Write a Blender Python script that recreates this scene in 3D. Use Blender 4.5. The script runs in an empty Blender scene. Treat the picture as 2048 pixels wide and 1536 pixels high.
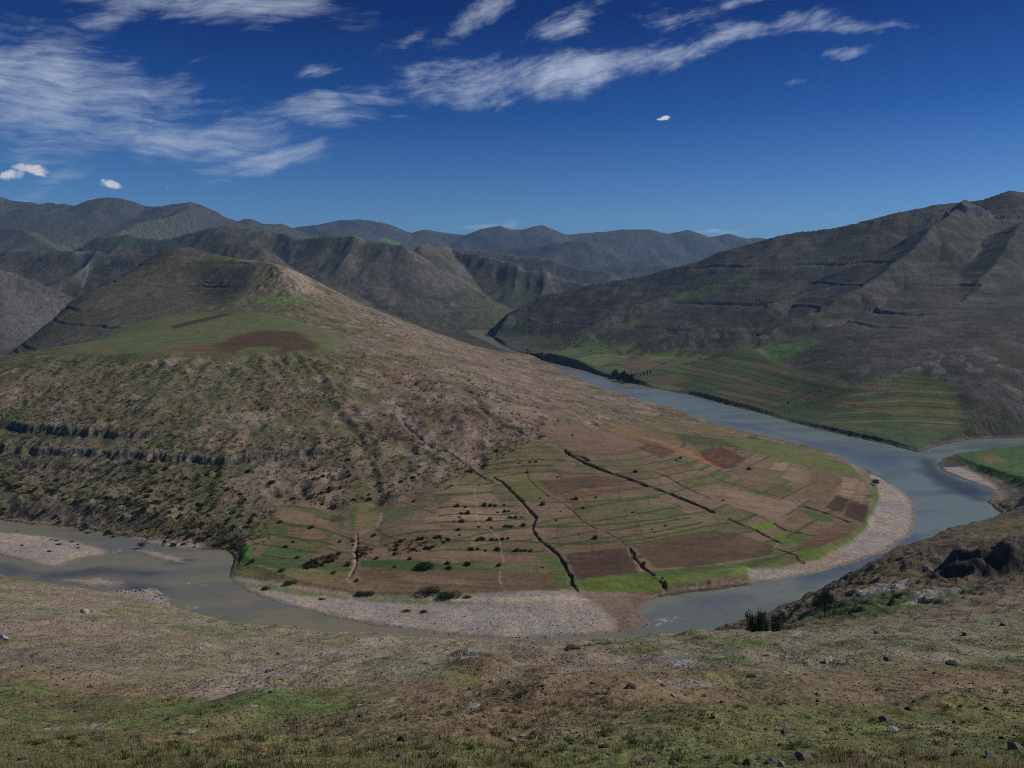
import bpy, math, time, random
import numpy as np
np.seterr(all='ignore')
Q = 1.0                           # density of the ground fan
scene = bpy.context.scene

# ================================================================= camera
cam_d = bpy.data.cameras.new("camera"); cam = bpy.data.objects.new("camera", cam_d); scene.collection.objects.link(cam)
cam_d.sensor_width = 36.0; cam_d.lens = 36.0 * 1607.0 / 2048.0; cam_d.clip_start = 0.2; cam_d.clip_end = 60000
cam.location = (0, 0, 180.0); cam.rotation_euler = (math.radians(90) - math.atan((768.0 - 560.0) / 1607.0), 0, 0)
scene.camera = cam
scene.view_settings.view_transform = 'Standard'; scene.view_settings.look = 'None'; scene.view_settings.gamma = 1.0
scene.view_settings.exposure = EXPOSURE = -0.66
scene.cycles.max_bounces = 5; scene.cycles.diffuse_bounces = 2; scene.cycles.glossy_bounces = 2; scene.cycles.volume_bounces = 0
scene.cycles.transmission_bounces = 1; scene.cycles.use_denoising = False; scene.cycles.filter_width = 1.0

# ================================================================= sun and sky
SUN_EL = math.radians(41); SUN_AZ = math.radians(80)      # azimuth clockwise from +Y (view direction) towards +X
sd_ = (math.sin(SUN_AZ) * math.cos(SUN_EL), math.cos(SUN_AZ) * math.cos(SUN_EL), math.sin(SUN_EL))
sun_d = bpy.data.lights.new("sun", 'SUN'); sun_d.energy = 4.4; sun_d.angle = math.radians(0.53); sun_d.color = (1.0, 0.96, 0.91)
sun = bpy.data.objects.new("sun", sun_d); scene.collection.objects.link(sun); sun.location = (0, 0, 900)
from mathutils import Vector
sun.rotation_euler = Vector(sd_).to_track_quat('Z', 'Y').to_euler()

world = bpy.data.worlds.new("World"); scene.world = world; world.use_nodes = True
wt = world.node_tree; wn = wt.nodes; wl = wt.links; wn.clear()
def nd(tree, kind, **kw):
    n = tree.nodes.new(kind)
    for k, v in kw.items(): setattr(n, k, v)
    return n
def sock(tree, s, v):
    if isinstance(v, (int, float, tuple, list)): s.default_value = v
    else: tree.links.new(v, s)
def mth(tree, op, a, b=0.0, c=0.0, clamp=False):
    n = tree.nodes.new('ShaderNodeMath'); n.operation = op; n.use_clamp = clamp
    sock(tree, n.inputs[0], a); sock(tree, n.inputs[1], b)
    if op in ('MULTIPLY_ADD', 'SMOOTH_MIN', 'SMOOTH_MAX'): sock(tree, n.inputs[2], c)
    return n.outputs[0]
def mrange(tree, v, a, b, c=0.0, d=1.0, kind='SMOOTHSTEP'):
    n = tree.nodes.new('ShaderNodeMapRange'); n.interpolation_type = kind
    sock(tree, n.inputs['Value'], v); n.inputs['From Min'].default_value = a; n.inputs['From Max'].default_value = b
    n.inputs['To Min'].default_value = c; n.inputs['To Max'].default_value = d
    return n.outputs['Result']
def mixrgb(tree, f, a, b, mode='MIX'):
    n = tree.nodes.new('ShaderNodeMix'); n.data_type = 'RGBA'; n.blend_type = mode; n.clamp_factor = True
    sock(tree, n.inputs['Factor'], f)
    for s, v in ((n.inputs['A'], a), (n.inputs['B'], b)):
        if isinstance(v, tuple) and len(v) == 3: v = (*v, 1)
        sock(tree, [q for q in (s,)][0], v)
    return n.outputs['Result']
# colour sockets of the Mix node are the RGBA pair
def mixrgb(tree, f, a, b, mode='MIX'):
    n = tree.nodes.new('ShaderNodeMix'); n.data_type = 'RGBA'; n.blend_type = mode
    sock(tree, n.inputs[0], f)
    for i, v in ((6, a), (7, b)):
        if isinstance(v, tuple) and len(v) == 3: v = (*v, 1)
        sock(tree, n.inputs[i], v)
    return n.outputs[2]
def noise(tree, vec, scale, detail=3.0, rough=0.5, dist=0.0, lac=2.0):
    n = tree.nodes.new('ShaderNodeTexNoise'); n.noise_dimensions = '3D'
    if vec is not None: tree.links.new(vec, n.inputs['Vector'])
    n.inputs['Scale'].default_value = scale; n.inputs['Detail'].default_value = detail; n.inputs['Roughness'].default_value = rough
    n.inputs['Distortion'].default_value = dist; n.inputs['Lacunarity'].default_value = lac
    return n.outputs['Fac']
sky = nd(wt, 'ShaderNodeTexSky', sky_type='NISHITA'); sky.sun_disc = False
sky.sun_elevation = SUN_EL; sky.sun_rotation = SUN_AZ; sky.altitude = 1900; sky.air_density = 1.0; sky.dust_density = 0.15; sky.ozone_density = 3.0
tc = nd(wt, 'ShaderNodeTexCoord'); sep = nd(wt, 'ShaderNodeSeparateXYZ'); wl.new(tc.outputs['Generated'], sep.inputs[0])
yy = mth(wt, 'MAXIMUM', sep.outputs[1], 0.02)
cx_ = mth(wt, 'DIVIDE', sep.outputs[0], yy); cz_ = mth(wt, 'DIVIDE', sep.outputs[2], yy)
cmb = nd(wt, 'ShaderNodeCombineXYZ'); wl.new(cx_, cmb.inputs[0]); wl.new(cz_, cmb.inputs[1]); P2 = cmb.outputs[0]
def sky_px(px, py):               # direction of an image point as (x/y, z/y)
    v = (768.0 - py) / 1607.0; th = math.atan(208.0 / 1607.0); c, s = math.cos(th), math.sin(th)
    return ((px - 1024.0) / 1607.0 / (c + v * s), (v * c - s) / (c + v * s))
def blob(px, py, rx, ry, ang, vec):
    m = nd(wt, 'ShaderNodeMapping', vector_type='TEXTURE'); wl.new(vec, m.inputs[0])
    x, z = sky_px(px, py); m.inputs['Location'].default_value = (x, z, 0); m.inputs['Rotation'].default_value = (0, 0, math.radians(ang))
    m.inputs['Scale'].default_value = (rx / 1607, ry / 1607, 1)
    ln = nd(wt, 'ShaderNodeVectorMath', operation='LENGTH'); wl.new(m.outputs[0], ln.inputs[0])
    return mrange(wt, ln.outputs['Value'], 1.55, 0.0)
def env(lst, vec):
    tot = None
    for px, py, rx, ry, an, st in lst:
        b = mth(wt, 'MULTIPLY', blob(px, py, rx, ry, an, vec), st)
        tot = b if tot is None else mth(wt, 'MAXIMUM', tot, b)
    return tot
def warped(vec, scale, amt):
    n = nd(wt, 'ShaderNodeTexNoise'); n.inputs['Scale'].default_value = scale; n.inputs['Detail'].default_value = 3; wl.new(vec, n.inputs['Vector'])
    s = nd(wt, 'ShaderNodeVectorMath', operation='SUBTRACT'); wl.new(n.outputs['Color'], s.inputs[0]); s.inputs[1].default_value = (.5, .5, .5)
    k = nd(wt, 'ShaderNodeVectorMath', operation='SCALE'); wl.new(s.outputs[0], k.inputs[0]); k.inputs['Scale'].default_value = amt
    a = nd(wt, 'ShaderNodeVectorMath', operation='ADD'); wl.new(vec, a.inputs[0]); wl.new(k.outputs[0], a.inputs[1]); return a.outputs[0]
def stretched(vec, ang, sx, sy):
    m = nd(wt, 'ShaderNodeMapping', vector_type='TEXTURE'); wl.new(vec, m.inputs[0]); m.inputs['Rotation'].default_value = (0, 0, math.radians(ang)); m.inputs['Scale'].default_value = (sx, sy, 1)
    return m.outputs[0]
W1 = warped(warped(P2, 4, 0.08), 14, 0.035)
def cirrus(lst, ang, sx, sy, off, lo, hi):
    e = env(lst, W1)
    v = warped(warped(P2, 3.0, 0.12), 20, 0.009)
    fib = noise(wt, stretched(v, ang, sx, sy), 60, 6, 0.72)          # long thin fibres
    mid = noise(wt, stretched(v, ang + 8, sx * .55, sy * 2.0), 17, 5, 0.6)
    big = noise(wt, stretched(P2, ang + 16, sx * .35, sy * 2.4), 6, 3, 0.5)
    t = mth(wt, 'ADD', mth(wt, 'MULTIPLY', fib, 1.6), mth(wt, 'ADD', mth(wt, 'MULTIPLY', mid, 3.0), mth(wt, 'MULTIPLY', big, 1.2)))
    t = mth(wt, 'ADD', mth(wt, 'SUBTRACT', t, 2.96 + off), mth(wt, 'MULTIPLY', mth(wt, 'SUBTRACT', e, 0.40), 1.35))
    d = mrange(wt, t, lo, hi)
    return mth(wt, 'MULTIPLY', d, mrange(wt, e, 0.0, 0.5))
A_ = cirrus([(110,175,350,105,-4,1.1),(20,150,220,80,0,.95),(300,250,240,24,-2,.75),(310,275,320,56,3,1.0),(540,310,220,26,10,.8),(440,20,310,44,-3,.92),(230,45,130,20,4,.7),(650,228,180,28,-6,.85),(790,247,50,8,0,.8),
             (500,335,130,18,16,.66),(400,105,170,12,-3,.55),(180,345,190,30,14,.62),(760,210,120,16,-4,.6)], -3, 6.0, .5, .12, -.35, 1.5)
B_ = cirrus([(985,168,290,44,4,.9),(1230,130,280,40,12,1.2),(1440,92,270,30,10,1.05),(1660,62,200,16,7,.8),(950,45,120,36,28,.8),(1140,42,120,40,28,.85),(1330,32,110,36,10,.85),(1490,4,80,16,0,.8),(820,85,80,20,26,.7),(635,163,70,20,12,.8),
             (1680,118,70,14,16,.8),(1620,165,70,8,20,.55),(740,190,130,24,8,.65)], 13, 3.0, .5, .14, -.35, 1.35)
C2_ = cirrus([(950,452,90,13,6,.9),(1180,430,90,7,12,.7),(1120,422,30,5,0,.7),(1435,462,60,7,0,.7)], 6, 2.5, .5, 0.0, -.2, .9)
cum = env([(25,350,42,11,0,1.0),(65,342,44,12,-6,1.1),(222,367,24,11,-12,1.2),(208,360,10,6,0,1.0),(1330,237,13,5,4,1.1),(1322,240,16,3,0,.9),(335,372,10,4,0,.5),(1155,433,9,4,0,.6)], warped(P2, 26, 0.012))
cn = noise(wt, P2, 60, 5, 0.6)
cumd = mrange(wt, mth(wt, 'ADD', mth(wt, 'MULTIPLY', mth(wt, 'SUBTRACT', cn, .5), 1.6), cum), .38, 1.0)
dens = mth(wt, 'MAXIMUM', mth(wt, 'MAXIMUM', A_, B_), mth(wt, 'MULTIPLY', C2_, .55))
dens = mth(wt, 'MULTIPLY', dens, .90)
front = mrange(wt, sep.outputs[1], 0.05, 0.3)
dens = mth(wt, 'MULTIPLY', dens, front); cumd = mth(wt, 'MULTIPLY', cumd, front)
SKYGAIN = 0.092
nrm_ = nd(wt, 'ShaderNodeVectorMath', operation='NORMALIZE'); wl.new(tc.outputs['Generated'], nrm_.inputs[0]); sepn = nd(wt, 'ShaderNodeSeparateXYZ'); wl.new(nrm_.outputs[0], sepn.inputs[0])
# tint ramp deepens the sky above the horizon; unseen top raised to neutralise shadows
rmp = nd(wt, 'ShaderNodeValToRGB'); wl.new(sepn.outputs[2], rmp.inputs[0]); cr = rmp.color_ramp
for k_, (p_, c_) in enumerate([(0.0, (.43,.70,.98)), (.075, (.38,.64,.93)), (.15, (.18,.43,.80)), (.19, (.07,.31,.70)), (.30, (.0,.115,.44)), (.5, (.04,.18,.38)), (.75, (.22,.32,.45))]):
    e_ = cr.elements[k_] if k_ < 2 else cr.elements.new(p_)
    e_.position = p_; e_.color = (*c_, 1)
gm = nd(wt, 'ShaderNodeMix', data_type='RGBA', blend_type='MULTIPLY'); gm.inputs[0].default_value = 1.0; wl.new(sky.outputs[0], gm.inputs[6]); wl.new(rmp.outputs[0], gm.inputs[7])
skyg = mixrgb(wt, 1.0, gm.outputs[2], (1.36, 1.36, 1.36), 'MULTIPLY')
skyk = mixrgb(wt, dens, skyg, tuple(v / SKYGAIN for v in (0.76, 0.88, 1.08)))
skyk = mixrgb(wt, cumd, skyk, tuple(v / SKYGAIN for v in (1.0, 1.04, 1.12)))
bg = nd(wt, 'ShaderNodeBackground'); wl.new(skyk, bg.inputs['Color']); bg.inputs['Strength'].default_value = SKYGAIN
wo = nd(wt, 'ShaderNodeOutputWorld'); wl.new(bg.outputs[0], wo.inputs['Surface'])
# ----------------------------------------------------------------- numbers the whole place hangs on
FPX = 1607.0                      # focal length in pixels of the 2048 px wide photograph
CAM_H = 180.0                     # eye height above the river, metres
HOR = 560.0                       # image row of the eye level
TH = math.atan((768.0 - HOR) / FPX)
CT, ST = math.cos(TH), math.sin(TH)

def slope_of(py):                 # image row -> tangent of the angle below eye level (per metre of Y)
    v = (768.0 - py) / FPX
    return -(v * CT - ST) / (CT + v * ST)
def side_of(px, py):              # X per metre of Y
    v = (768.0 - py) / FPX
    return ((px - 1024.0) / FPX) / (CT + v * ST)
def at_z(px, py, z=0.0):          # point of the view line at height z
    t = slope_of(py); y = (CAM_H - z) / t
    return (side_of(px, py) * y, y, z)
def at_y(px, py, y):
    return (side_of(px, py) * y, y, CAM_H - slope_of(py) * y)
def xy0(pts, z=0.0):
    return np.array([at_z(a, b, z)[:2] for a, b in pts], np.float64)

# ----------------------------------------------------------------- noise
def _hash(ix, iy, seed):
    h = (ix.astype(np.uint32) * np.uint32(374761393) + iy.astype(np.uint32) * np.uint32(668265263) + np.uint32(seed * 362437 + 12345))
    h ^= h >> np.uint32(13); h *= np.uint32(1274126177); h ^= h >> np.uint32(16)
    return (h & np.uint32(0xffffff)).astype(np.float32) / np.float32(0xffffff)
def vnoise(x, y, seed=0):
    x0 = np.floor(x); y0 = np.floor(y)
    fx = (x - x0).astype(np.float32); fy = (y - y0).astype(np.float32)
    ix = x0.astype(np.int32).astype(np.int64) & 0xffffffff; iy = y0.astype(np.int32).astype(np.int64) & 0xffffffff
    ix = ix.astype(np.uint32); iy = iy.astype(np.uint32)
    one = np.uint32(1)
    a = _hash(ix, iy, seed); b = _hash(ix + one, iy, seed); c = _hash(ix, iy + one, seed); d = _hash(ix + one, iy + one, seed)
    u = fx * fx * (3 - 2 * fx); v = fy * fy * (3 - 2 * fy)
    return (a + (b - a) * u + (c - a) * v + (a - b - c + d) * u * v) * 2 - 1
def fbm(x, y, octs, seed=0, gain=0.5):
    s = 0; a = 1.0; n = 0
    c_, s_ = math.cos(0.6), math.sin(0.6)
    for k in range(octs):
        s = s + a * vnoise(x, y, seed + k); n += a; a *= gain
        x, y = (x * c_ - y * s_) * 2.03 + 11.3, (x * s_ + y * c_) * 2.03 - 7.1
    return s / n
def ridged(x, y, octs, seed=0, gain=0.5):
    s = 0; a = 1.0; n = 0
    for k in range(octs):
        s = s + a * (1 - np.abs(vnoise(x, y, seed + k))) ** 2; n += a; a *= gain
        x, y = x * 2.03 + 3.7, y * 2.03 + 9.1
    return s / n
def sstep(a, b, x):
    t = np.clip((x - a) / (b - a), 0, 1); return t * t * (3 - 2 * t)

# ----------------------------------------------------------------- polygons
def seg_dist(X, Y, poly, closed=True):
    n = len(poly); d2 = np.full(X.shape, 1e18)
    for i in range(n if closed else n - 1):
        ax, ay = poly[i][:2]; bx, by = poly[(i + 1) % n][:2]
        dx, dy = bx - ax, by - ay; L = dx * dx + dy * dy + 1e-12
        t = np.clip(((X - ax) * dx + (Y - ay) * dy) / L, 0, 1)
        d2 = np.minimum(d2, (X - ax - t * dx) ** 2 + (Y - ay - t * dy) ** 2)
    return np.sqrt(d2)
def inside(X, Y, poly):
    r = np.zeros(X.shape, bool); n = len(poly)
    for i in range(n):
        ax, ay = poly[i][:2]; bx, by = poly[(i + 1) % n][:2]
        if ay == by: continue
        c = ((ay > Y) != (by > Y)) & (X < (bx - ax) * (Y - ay) / (by - ay) + ax)
        r ^= c
    return r
def sdf(X, Y, poly):              # negative inside
    return np.where(inside(X, Y, poly), -1, 1) * seg_dist(X, Y, poly)
def line_close(X, Y, P):          # closest point of a 3D polyline: distance, crest height, closest x, y
    bd = np.full(X.shape, 1e18); bz = np.zeros(X.shape); bx_ = np.zeros(X.shape); by_ = np.zeros(X.shape)
    for (ax, ay, az), (bx, by, bz2) in zip(P[:-1], P[1:]):
        dx, dy = bx - ax, by - ay; L = dx * dx + dy * dy + 1e-9
        t = np.clip(((X - ax) * dx + (Y - ay) * dy) / L, 0, 1)
        qx, qy = ax + t * dx, ay + t * dy
        d = (X - qx) ** 2 + (Y - qy) ** 2
        m = d < bd
        bd = np.where(m, d, bd); bz = np.where(m, az + t * (bz2 - az), bz); bx_ = np.where(m, qx, bx_); by_ = np.where(m, qy, by_)
    return np.sqrt(bd), bz, bx_, by_

# ----------------------------------------------------------------- the river in plan (traced at water level)
RIVER = xy0([(-260,1000),(-120,1020),(0,1040),(60,1048),(130,1053),(200,1063),(260,1078),(330,1094),(400,1100),(450,1101),(466,1113),(464,1128),(460,1142),(459,1155),
 (470,1168),(500,1184),(545,1201),(590,1215),(650,1232),(720,1246),(800,1259),(870,1268),(950,1276),(1030,1279),(1100,1277),(1180,1271),(1250,1263),(1300,1255),(1306,1247),(1288,1236),
 (1276,1222),(1284,1206),(1320,1194),(1400,1184),(1500,1170),(1580,1157),(1640,1144),(1700,1128),(1770,1104),(1818,1075),(1834,1045),(1830,1012),(1812,985),(1775,962),(1742,944),(1700,926),
 (1650,908),(1600,896),(1550,884),(1500,870),(1450,857),(1400,838),(1350,818),(1300,806),(1250,793),(1200,779),(1150,761),(1115,745),(1080,727),(1040,712),(1010,702),(985,690),(955,678),(938,668),(932,662),
 (960,659),(990,652),(978,660),(975,668),(990,680),(1004,690),(1030,702),(1070,717),(1110,727),(1160,739),(1220,758),(1300,775),(1380,790),(1450,809),(1530,829),(1600,849),(1700,873),(1780,890),(1838,905),
 (1860,897),(1890,888),(1930,880),(1990,877),(2048,875),(2140,870),(2300,872),(2300,890),(2140,892),(2048,893),(1980,899),(1920,907),(1885,917),(1876,928),(1888,942),(1925,958),(1965,970),(1984,980),
 (1988,992),(1976,1003),(1990,1018),(2006,1030),(2000,1062),(1960,1092),(1900,1124),(1820,1160),(1740,1192),(1660,1222),(1590,1250),(1520,1278),(1440,1298),(1340,1312),(1240,1322),(1120,1330),(1000,1332),
 (880,1324),(780,1312),(680,1296),(590,1278),(500,1254),(420,1238),(340,1218),(270,1206),(210,1196),(160,1178),(110,1168),(50,1160),(0,1150),(-100,1130),(-260,1105)])
BARS = [xy0([(-260,1040),(-60,1060),(0,1064),(60,1069),(120,1075),(170,1086),(205,1096),(217,1104),(200,1112),(160,1118),(130,1130),(105,1136),(70,1128),(30,1118),(0,1110),(-120,1098),(-260,1080)]),
        xy0([(262,1099),(300,1101),(340,1108),(366,1117),(355,1124),(325,1122),(290,1112)]),
        xy0([(108,1162),(150,1157),(200,1155),(240,1160),(250,1166),(215,1174),(170,1172)])]
RAPID = xy0([(196,1186),(240,1182),(270,1178),(320,1176),(330,1186),(345,1206),(340,1222),(300,1216),(250,1206),(205,1196)])

# ----------------------------------------------------------------- control points of the near and middle ground
CTRL = []                          # (px, row, Y)
def C_(*a): CTRL.extend(a)
# foreground slope
C_((-200,1536,10),(0,1536,10.5),(500,1536,10.2),(1000,1536,9.8),(1500,1536,9.6),(2048,1536,9.2),(2300,1536,9),
   (-200,1700,6),(500,1700,6),(1000,1700,6),(1500,1700,6),(2200,1700,6),(0,2100,3.2),(1000,2100,3.2),(2048,2100,3.2),
   (-200,1440,18),(0,1440,19),(500,1442,18),(1000,1440,16.5),(1500,1440,16),(2048,1440,15.5),(2300,1435,15),
   (-200,1370,34),(0,1372,34),(300,1392,28),(500,1375,32),(750,1385,25),(1000,1375,25),(1500,1372,26),(2048,1370,25),(2300,1365,25),
   (-200,1310,60),(0,1312,60),(250,1320,56),(520,1345,56),(640,1330,56),(800,1335,48),(1000,1335,42),(1250,1325,45),(1500,1318,48),(1750,1318,48),(2048,1305,50),(2300,1290,50),
   (-200,1255,100),(0,1250,105),(250,1262,100),(430,1280,90),(550,1290,88),(700,1290,88),(850,1302,80),(1000,1312,72),(1150,1302,80),(1300,1288,85),(1500,1278,85),(1700,1272,88),(1900,1262,90),(2100,1250,90),(2300,1240,95),
   (-200,1190,230),(0,1195,210),(180,1215,180),(350,1237,165),(440,1238,160),(530,1250,150),(610,1262,140),(700,1264,140),(760,1286,135),(850,1284,135),(950,1303,130),(1010,1307,126),(1080,1300,128),(1140,1291,130),
   (1200,1281,132),(1300,1264,136),(1400,1255,140),(1500,1249,142),(1570,1250,142),(1650,1252,150),(1750,1248,155),(1900,1228,155),(2048,1212,150),(2300,1190,150),
   # hidden drop beyond the lip
   (350,1262,230),(500,1280,230),(650,1300,225),(800,1315,220),(950,1330,215),(1100,1330,215),(1250,1315,215),(1400,1300,215),(1500,1290,210),
   (0,1160,395),(-200,1140,430),(120,1176,370),(300,1232,330),(450,1262,320),(620,1300,310),(800,1330,310),(1000,1345,310),(1200,1338,310),(1400,1312,300),(1500,1290,300))
# bluff at the right
C_((1600,1240,230),(1650,1228,245),(1750,1216,240),(1900,1202,235),(2048,1180,235),(2300,1150,235),
   (1560,1230,330),(1600,1205,330),(1700,1180,305),(1800,1165,300),(1900,1150,290),(2048,1120,290),(2300,1080,290),
   (1614,1192,375),(1684,1150,390),(1717,1124,400),(1776,1091,420),(1834,1069,440),(1904,1050,460),(1987,1027,480),(2060,1008,500),(2300,960,520),
   (1800,1120,360),(1900,1092,370),(1960,1112,325),(2048,1058,400),(2060,1098,325),(2300,1020,380),
   (2060,1000,560),(2030,985,600),(2200,950,640))
# peninsula: lower face and plateau
C_((-200,1005,620),(-200,930,690),(-200,860,760),(-200,780,850),(0,1005,622),(0,915,675),(0,860,722),(0,790,800),(0,742,860),(-100,735,950),(0,722,930),
   (150,1015,600),(150,915,665),(150,860,708),(150,780,800),(150,712,900),(150,690,1010),
   (300,1040,575),(300,915,655),(300,866,700),(300,780,780),(300,712,870),(300,692,960),(300,668,1130),(300,645,1330),
   (440,1060,540),(440,915,650),(440,866,700),(440,760,810),(440,706,890),(440,680,1010),(440,650,1200),(440,628,1400),(440,600,1560),
   (560,1000,600),(600,915,664),(600,830,742),(600,760,820),(600,706,900),(600,685,1000),(600,650,1180),(600,610,1380),(600,575,1520),
   (700,1000,588),(700,930,650),(700,850,730),(700,780,810),(700,720,905),(700,690,1040),(700,655,1250),(700,625,1450),
   (800,980,600),(800,900,690),(800,850,745),(800,790,835),(800,740,930),(800,700,1080),(800,670,1300),(800,650,1500),
   (880,920,655),(900,850,735),(900,790,830),(900,750,940),(900,720,1110),(900,695,1400),(900,683,1620),
   (960,940,650),(1000,900,682),(1000,850,740),(1000,800,850),(1000,765,1000),(1000,730,1300),(1000,712,1600),(990,704,1850),
   (1100,895,690),(1100,850,770),(1100,810,900),(1100,780,1060),(1100,757,1300),
   (1200,900,690),(1200,860,780),(1200,825,930),(1200,800,1080),(1300,900,705),(1300,865,800),(1300,835,950),(1400,900,720),(1400,868,840),(1500,900,740),(1500,880,830),
   # crest of the hill
   (547,526,1650),(506,528,1680),(600,548,1660),(660,576,1690),(720,606,1710),(780,631,1750),(850,657,1800),(920,684,1850),
   (478,532,1720),(444,520,1800),(400,516,1860),(376,508,1920),(349,493,1950),(321,512,1920),(284,535,1880),(205,571,1800),(147,599,1740),(90,650,1620),(34,706,1480),(-60,760,1350),
   # dark face left of the plateau
   (470,570,1600),(400,560,1750),(400,600,1600),(350,550,1780),(350,600,1600),(250,600,1650),(250,650,1430),(150,650,1530),(150,690,1300),(60,715,1250),(350,630,1450),
   # beyond the crest
   (547,560,2000),(660,610,2000),(780,660,2050),(350,540,2250),(205,610,2100),(34,735,1750))
# lower slopes of the right-hand mountain
C_((1600,700,1350),(1700,700,1250),(1800,700,1180),(1900,700,1130),(2048,700,1100),(2250,690,1080),(1800,620,1500),(1950,620,1400),(2100,620,1350),(2300,620,1300),
   (1800,565,1800),(2000,565,1650),(2250,560,1550),(1130,690,2150),(1500,700,1440),(1700,650,1440),(1800,655,1330),(1900,655,1270),(2048,655,1230),
   (1500,705,1640),(1400,722,1620),(1650,655,1760),(1300,732,1620),(1400,672,2030),(1300,684,2000),(1550,635,2080),(1200,700,1960),(1750,605,1920),(1650,590,2150),(1500,600,2250),
   (1700,752,1090),(1800,758,1060),(1900,762,1020),(2048,768,980),(1600,742,1200),(1500,732,1340),(1400,733,1430))
# terraces and fields, given by height
for px, py, z in [(560,1010,14),(560,1060,8),(600,1100,6),(600,1150,4),(700,1050,11),(700,1120,6),(700,1180,3),(760,1030,11),(800,1060,13),(800,1120,8),(800,1190,4),(900,970,24),(900,1030,16),(900,1100,10),(900,1180,4),
                  (1000,960,22),(1000,1020,14),(1000,1100,8),(1000,1180,4),(1100,930,26),(1100,1000,17),(1100,1080,10),(1100,1170,5),(1200,920,28),(1200,980,19),(1200,1060,11),(1200,1150,6),(1300,930,25),(1300,1000,15),
                  (1300,1080,9),(1300,1160,5),(1400,920,23),(1400,980,15),(1400,1060,9),(1400,1150,4),(1500,900,22),(1500,960,15),(1500,1040,9),(1500,1130,4),(1600,910,14),(1600,960,11),(1600,1020,7),(1600,1090,4),
                  (1700,950,7),(1700,1000,5),(1700,1060,4),(1350,840,14),(1450,870,14),(1250,820,20),
                  # valley floor on the far side of the river
                  (1000,640,12),(1100,705,14),(1200,720,14),(1250,745,6),(1300,740,16),(1350,770,5),(1400,770,10),(1500,800,9),(1600,820,9),(1700,845,8),(1800,870,6),
                  (1900,860,9),(2048,850,14),(2200,840,18),(1960,920,5),(2048,930,7),(2200,930,12),(2040,965,10),(2200,970,30),(2048,905,3),(900,650,8),(850,650,8)]:
    C_((px, py, (CAM_H - z) / slope_of(py)))

# ----------------------------------------------------------------- crests of the hills: (px, row, Y), slope, cliffiness
def crest(*pts): return [at_y(*p) for p in pts]
RANGES = [
 # right-hand mountain: skyline, then spurs
 (crest((985,668,2560),(1020,632,2620),(1050,611,2680),(1100,591,2700),(1180,571,2650),(1250,559,2600),(1300,547,2560),(1400,519,2500),(1480,491,2450),(1560,471,2400),(1600,463,2380),(1680,452,2330),(1725,441,2300),(1760,432,2290),(1800,422,2270),(1880,409,2250),(1935,404,2240),(1970,398,2200),(2020,380,2180),(2048,384,2180),(2150,395,2200),(2350,380,2300)), .44, 1),
 (crest((1935,409,2080),(1874,446,1960),(1804,518,1800),(1724,576,1680),(1624,627,1590),(1524,668,1530),(1424,708,1490),(1330,738,1480),(1269,754,1480)), .48, 1),
 (crest((1800,480,2170),(1774,503,2150),(1649,572,2000),(1549,603,1900),(1474,628,1870),(1374,662,1850),(1249,691,1830),(1139,722,1800)), .5, .8),
 (crest((2048,440,1900),(1960,560,1600),(1890,660,1350),(1845,745,1160)), .36, 1),
 (crest((1560,520,2340),(1500,545,2320),(1449,568,2300),(1364,590,2260),(1259,615,2220),(1174,655,2150),(1089,690,2080)), .5, .8),
 # slopes at the left edge
 (crest((-400,480,2300),(-200,530,2350),(0,571,2400),(68,585,2450),(143,604,2500),(190,650,2500)), .50, .5),
 (crest((-400,470,2850),(-150,500,2900),(0,532,2900),(44,547,2900),(92,562,2900),(150,600,2850)), .50, .5),
 # middle hills
 (crest((-300,470,3600),(0,497,3500),(90,500,3400),(180,505,3300),(270,500,3200),(400,496,2950),(450,487,2900),(520,487,2880),(550,508,2850),(590,545,2800)), .5, 1),
 (crest((200,470,4100),(330,470,3950),(420,455,3900),(470,453,3850),(560,462,3800),(600,472,3700),(668,463,3600),(720,470,3500),(778,482,3420),(808,492,3380)), .52, 1),
 (crest((839,487,3650),(894,484,3900),(925,497,3850),(993,520,3700),(1044,537,3600),(1147,550,3500),(1232,556,3400),(1300,575,3350)), .55, 1),
 (crest((860,489,5000),(942,499,4950),(1010,503,4900),(1096,508,4800),(1164,520,4700),(1215,526,4650),(1250,551,4600),(1300,575,4550)), .5, .8),
 (crest((1150,535,6000),(1250,528,5900),(1330,530,5800),(1450,545,5700),(1600,560,5700)), .3, .5),
 (crest((900,500,7200),(1000,492,7100),(1090,485,7000),(1150,479,6900),(1180,479,6850),(1230,490,6800),(1300,505,6700)), .35, .8),
 # left mountains
 (crest((-400,380,6300),(-100,375,6200),(0,392,6200),(80,408,6200),(100,401,6150),(150,403,6100),(190,393,6100),(207,392,6100),(235,396,6100),(277,416,6100),(325,420,6000),(380,405,5900),(400,407,5900),(425,422,5950),(480,434,6000),(493,430,6000),(520,440,6000),(560,442,6000),(610,453,6000),(640,465,5900)), .36, .8),
 (crest((0,450,4900),(60,470,4700),(130,500,4500)), .4, .6),
 (crest((380,410,5700),(330,440,5200),(250,475,4700),(180,500,4400)), .4, .6),
 (crest((560,445,5600),(480,462,5000),(400,480,4600)), .4, .6),
 # far blue range
 (crest((560,470,9300),(600,455,9300),(640,449,9300),(675,440,9300),(715,437,9300),(760,442,9300),(795,458,9300),(825,465,9300),(850,458,9300),(890,465,9300),(940,468,9300),(975,454,9300),(1002,452,9300),(1030,460,9300),(1050,461,9300),(1080,453,9300),(1105,460,9300),(1130,467,9300),(1180,463,9300),(1250,455,9300),(1300,455,9300),(1340,463,9300),(1380,458,9300),(1410,470,9300),(1435,468,9300),(1455,464,9300),(1500,475,9300),(1520,471,9300),(1560,473,9300),(1700,480,9300),(1900,470,9300),(2400,480,9300)), .33, .6),
]

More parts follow.
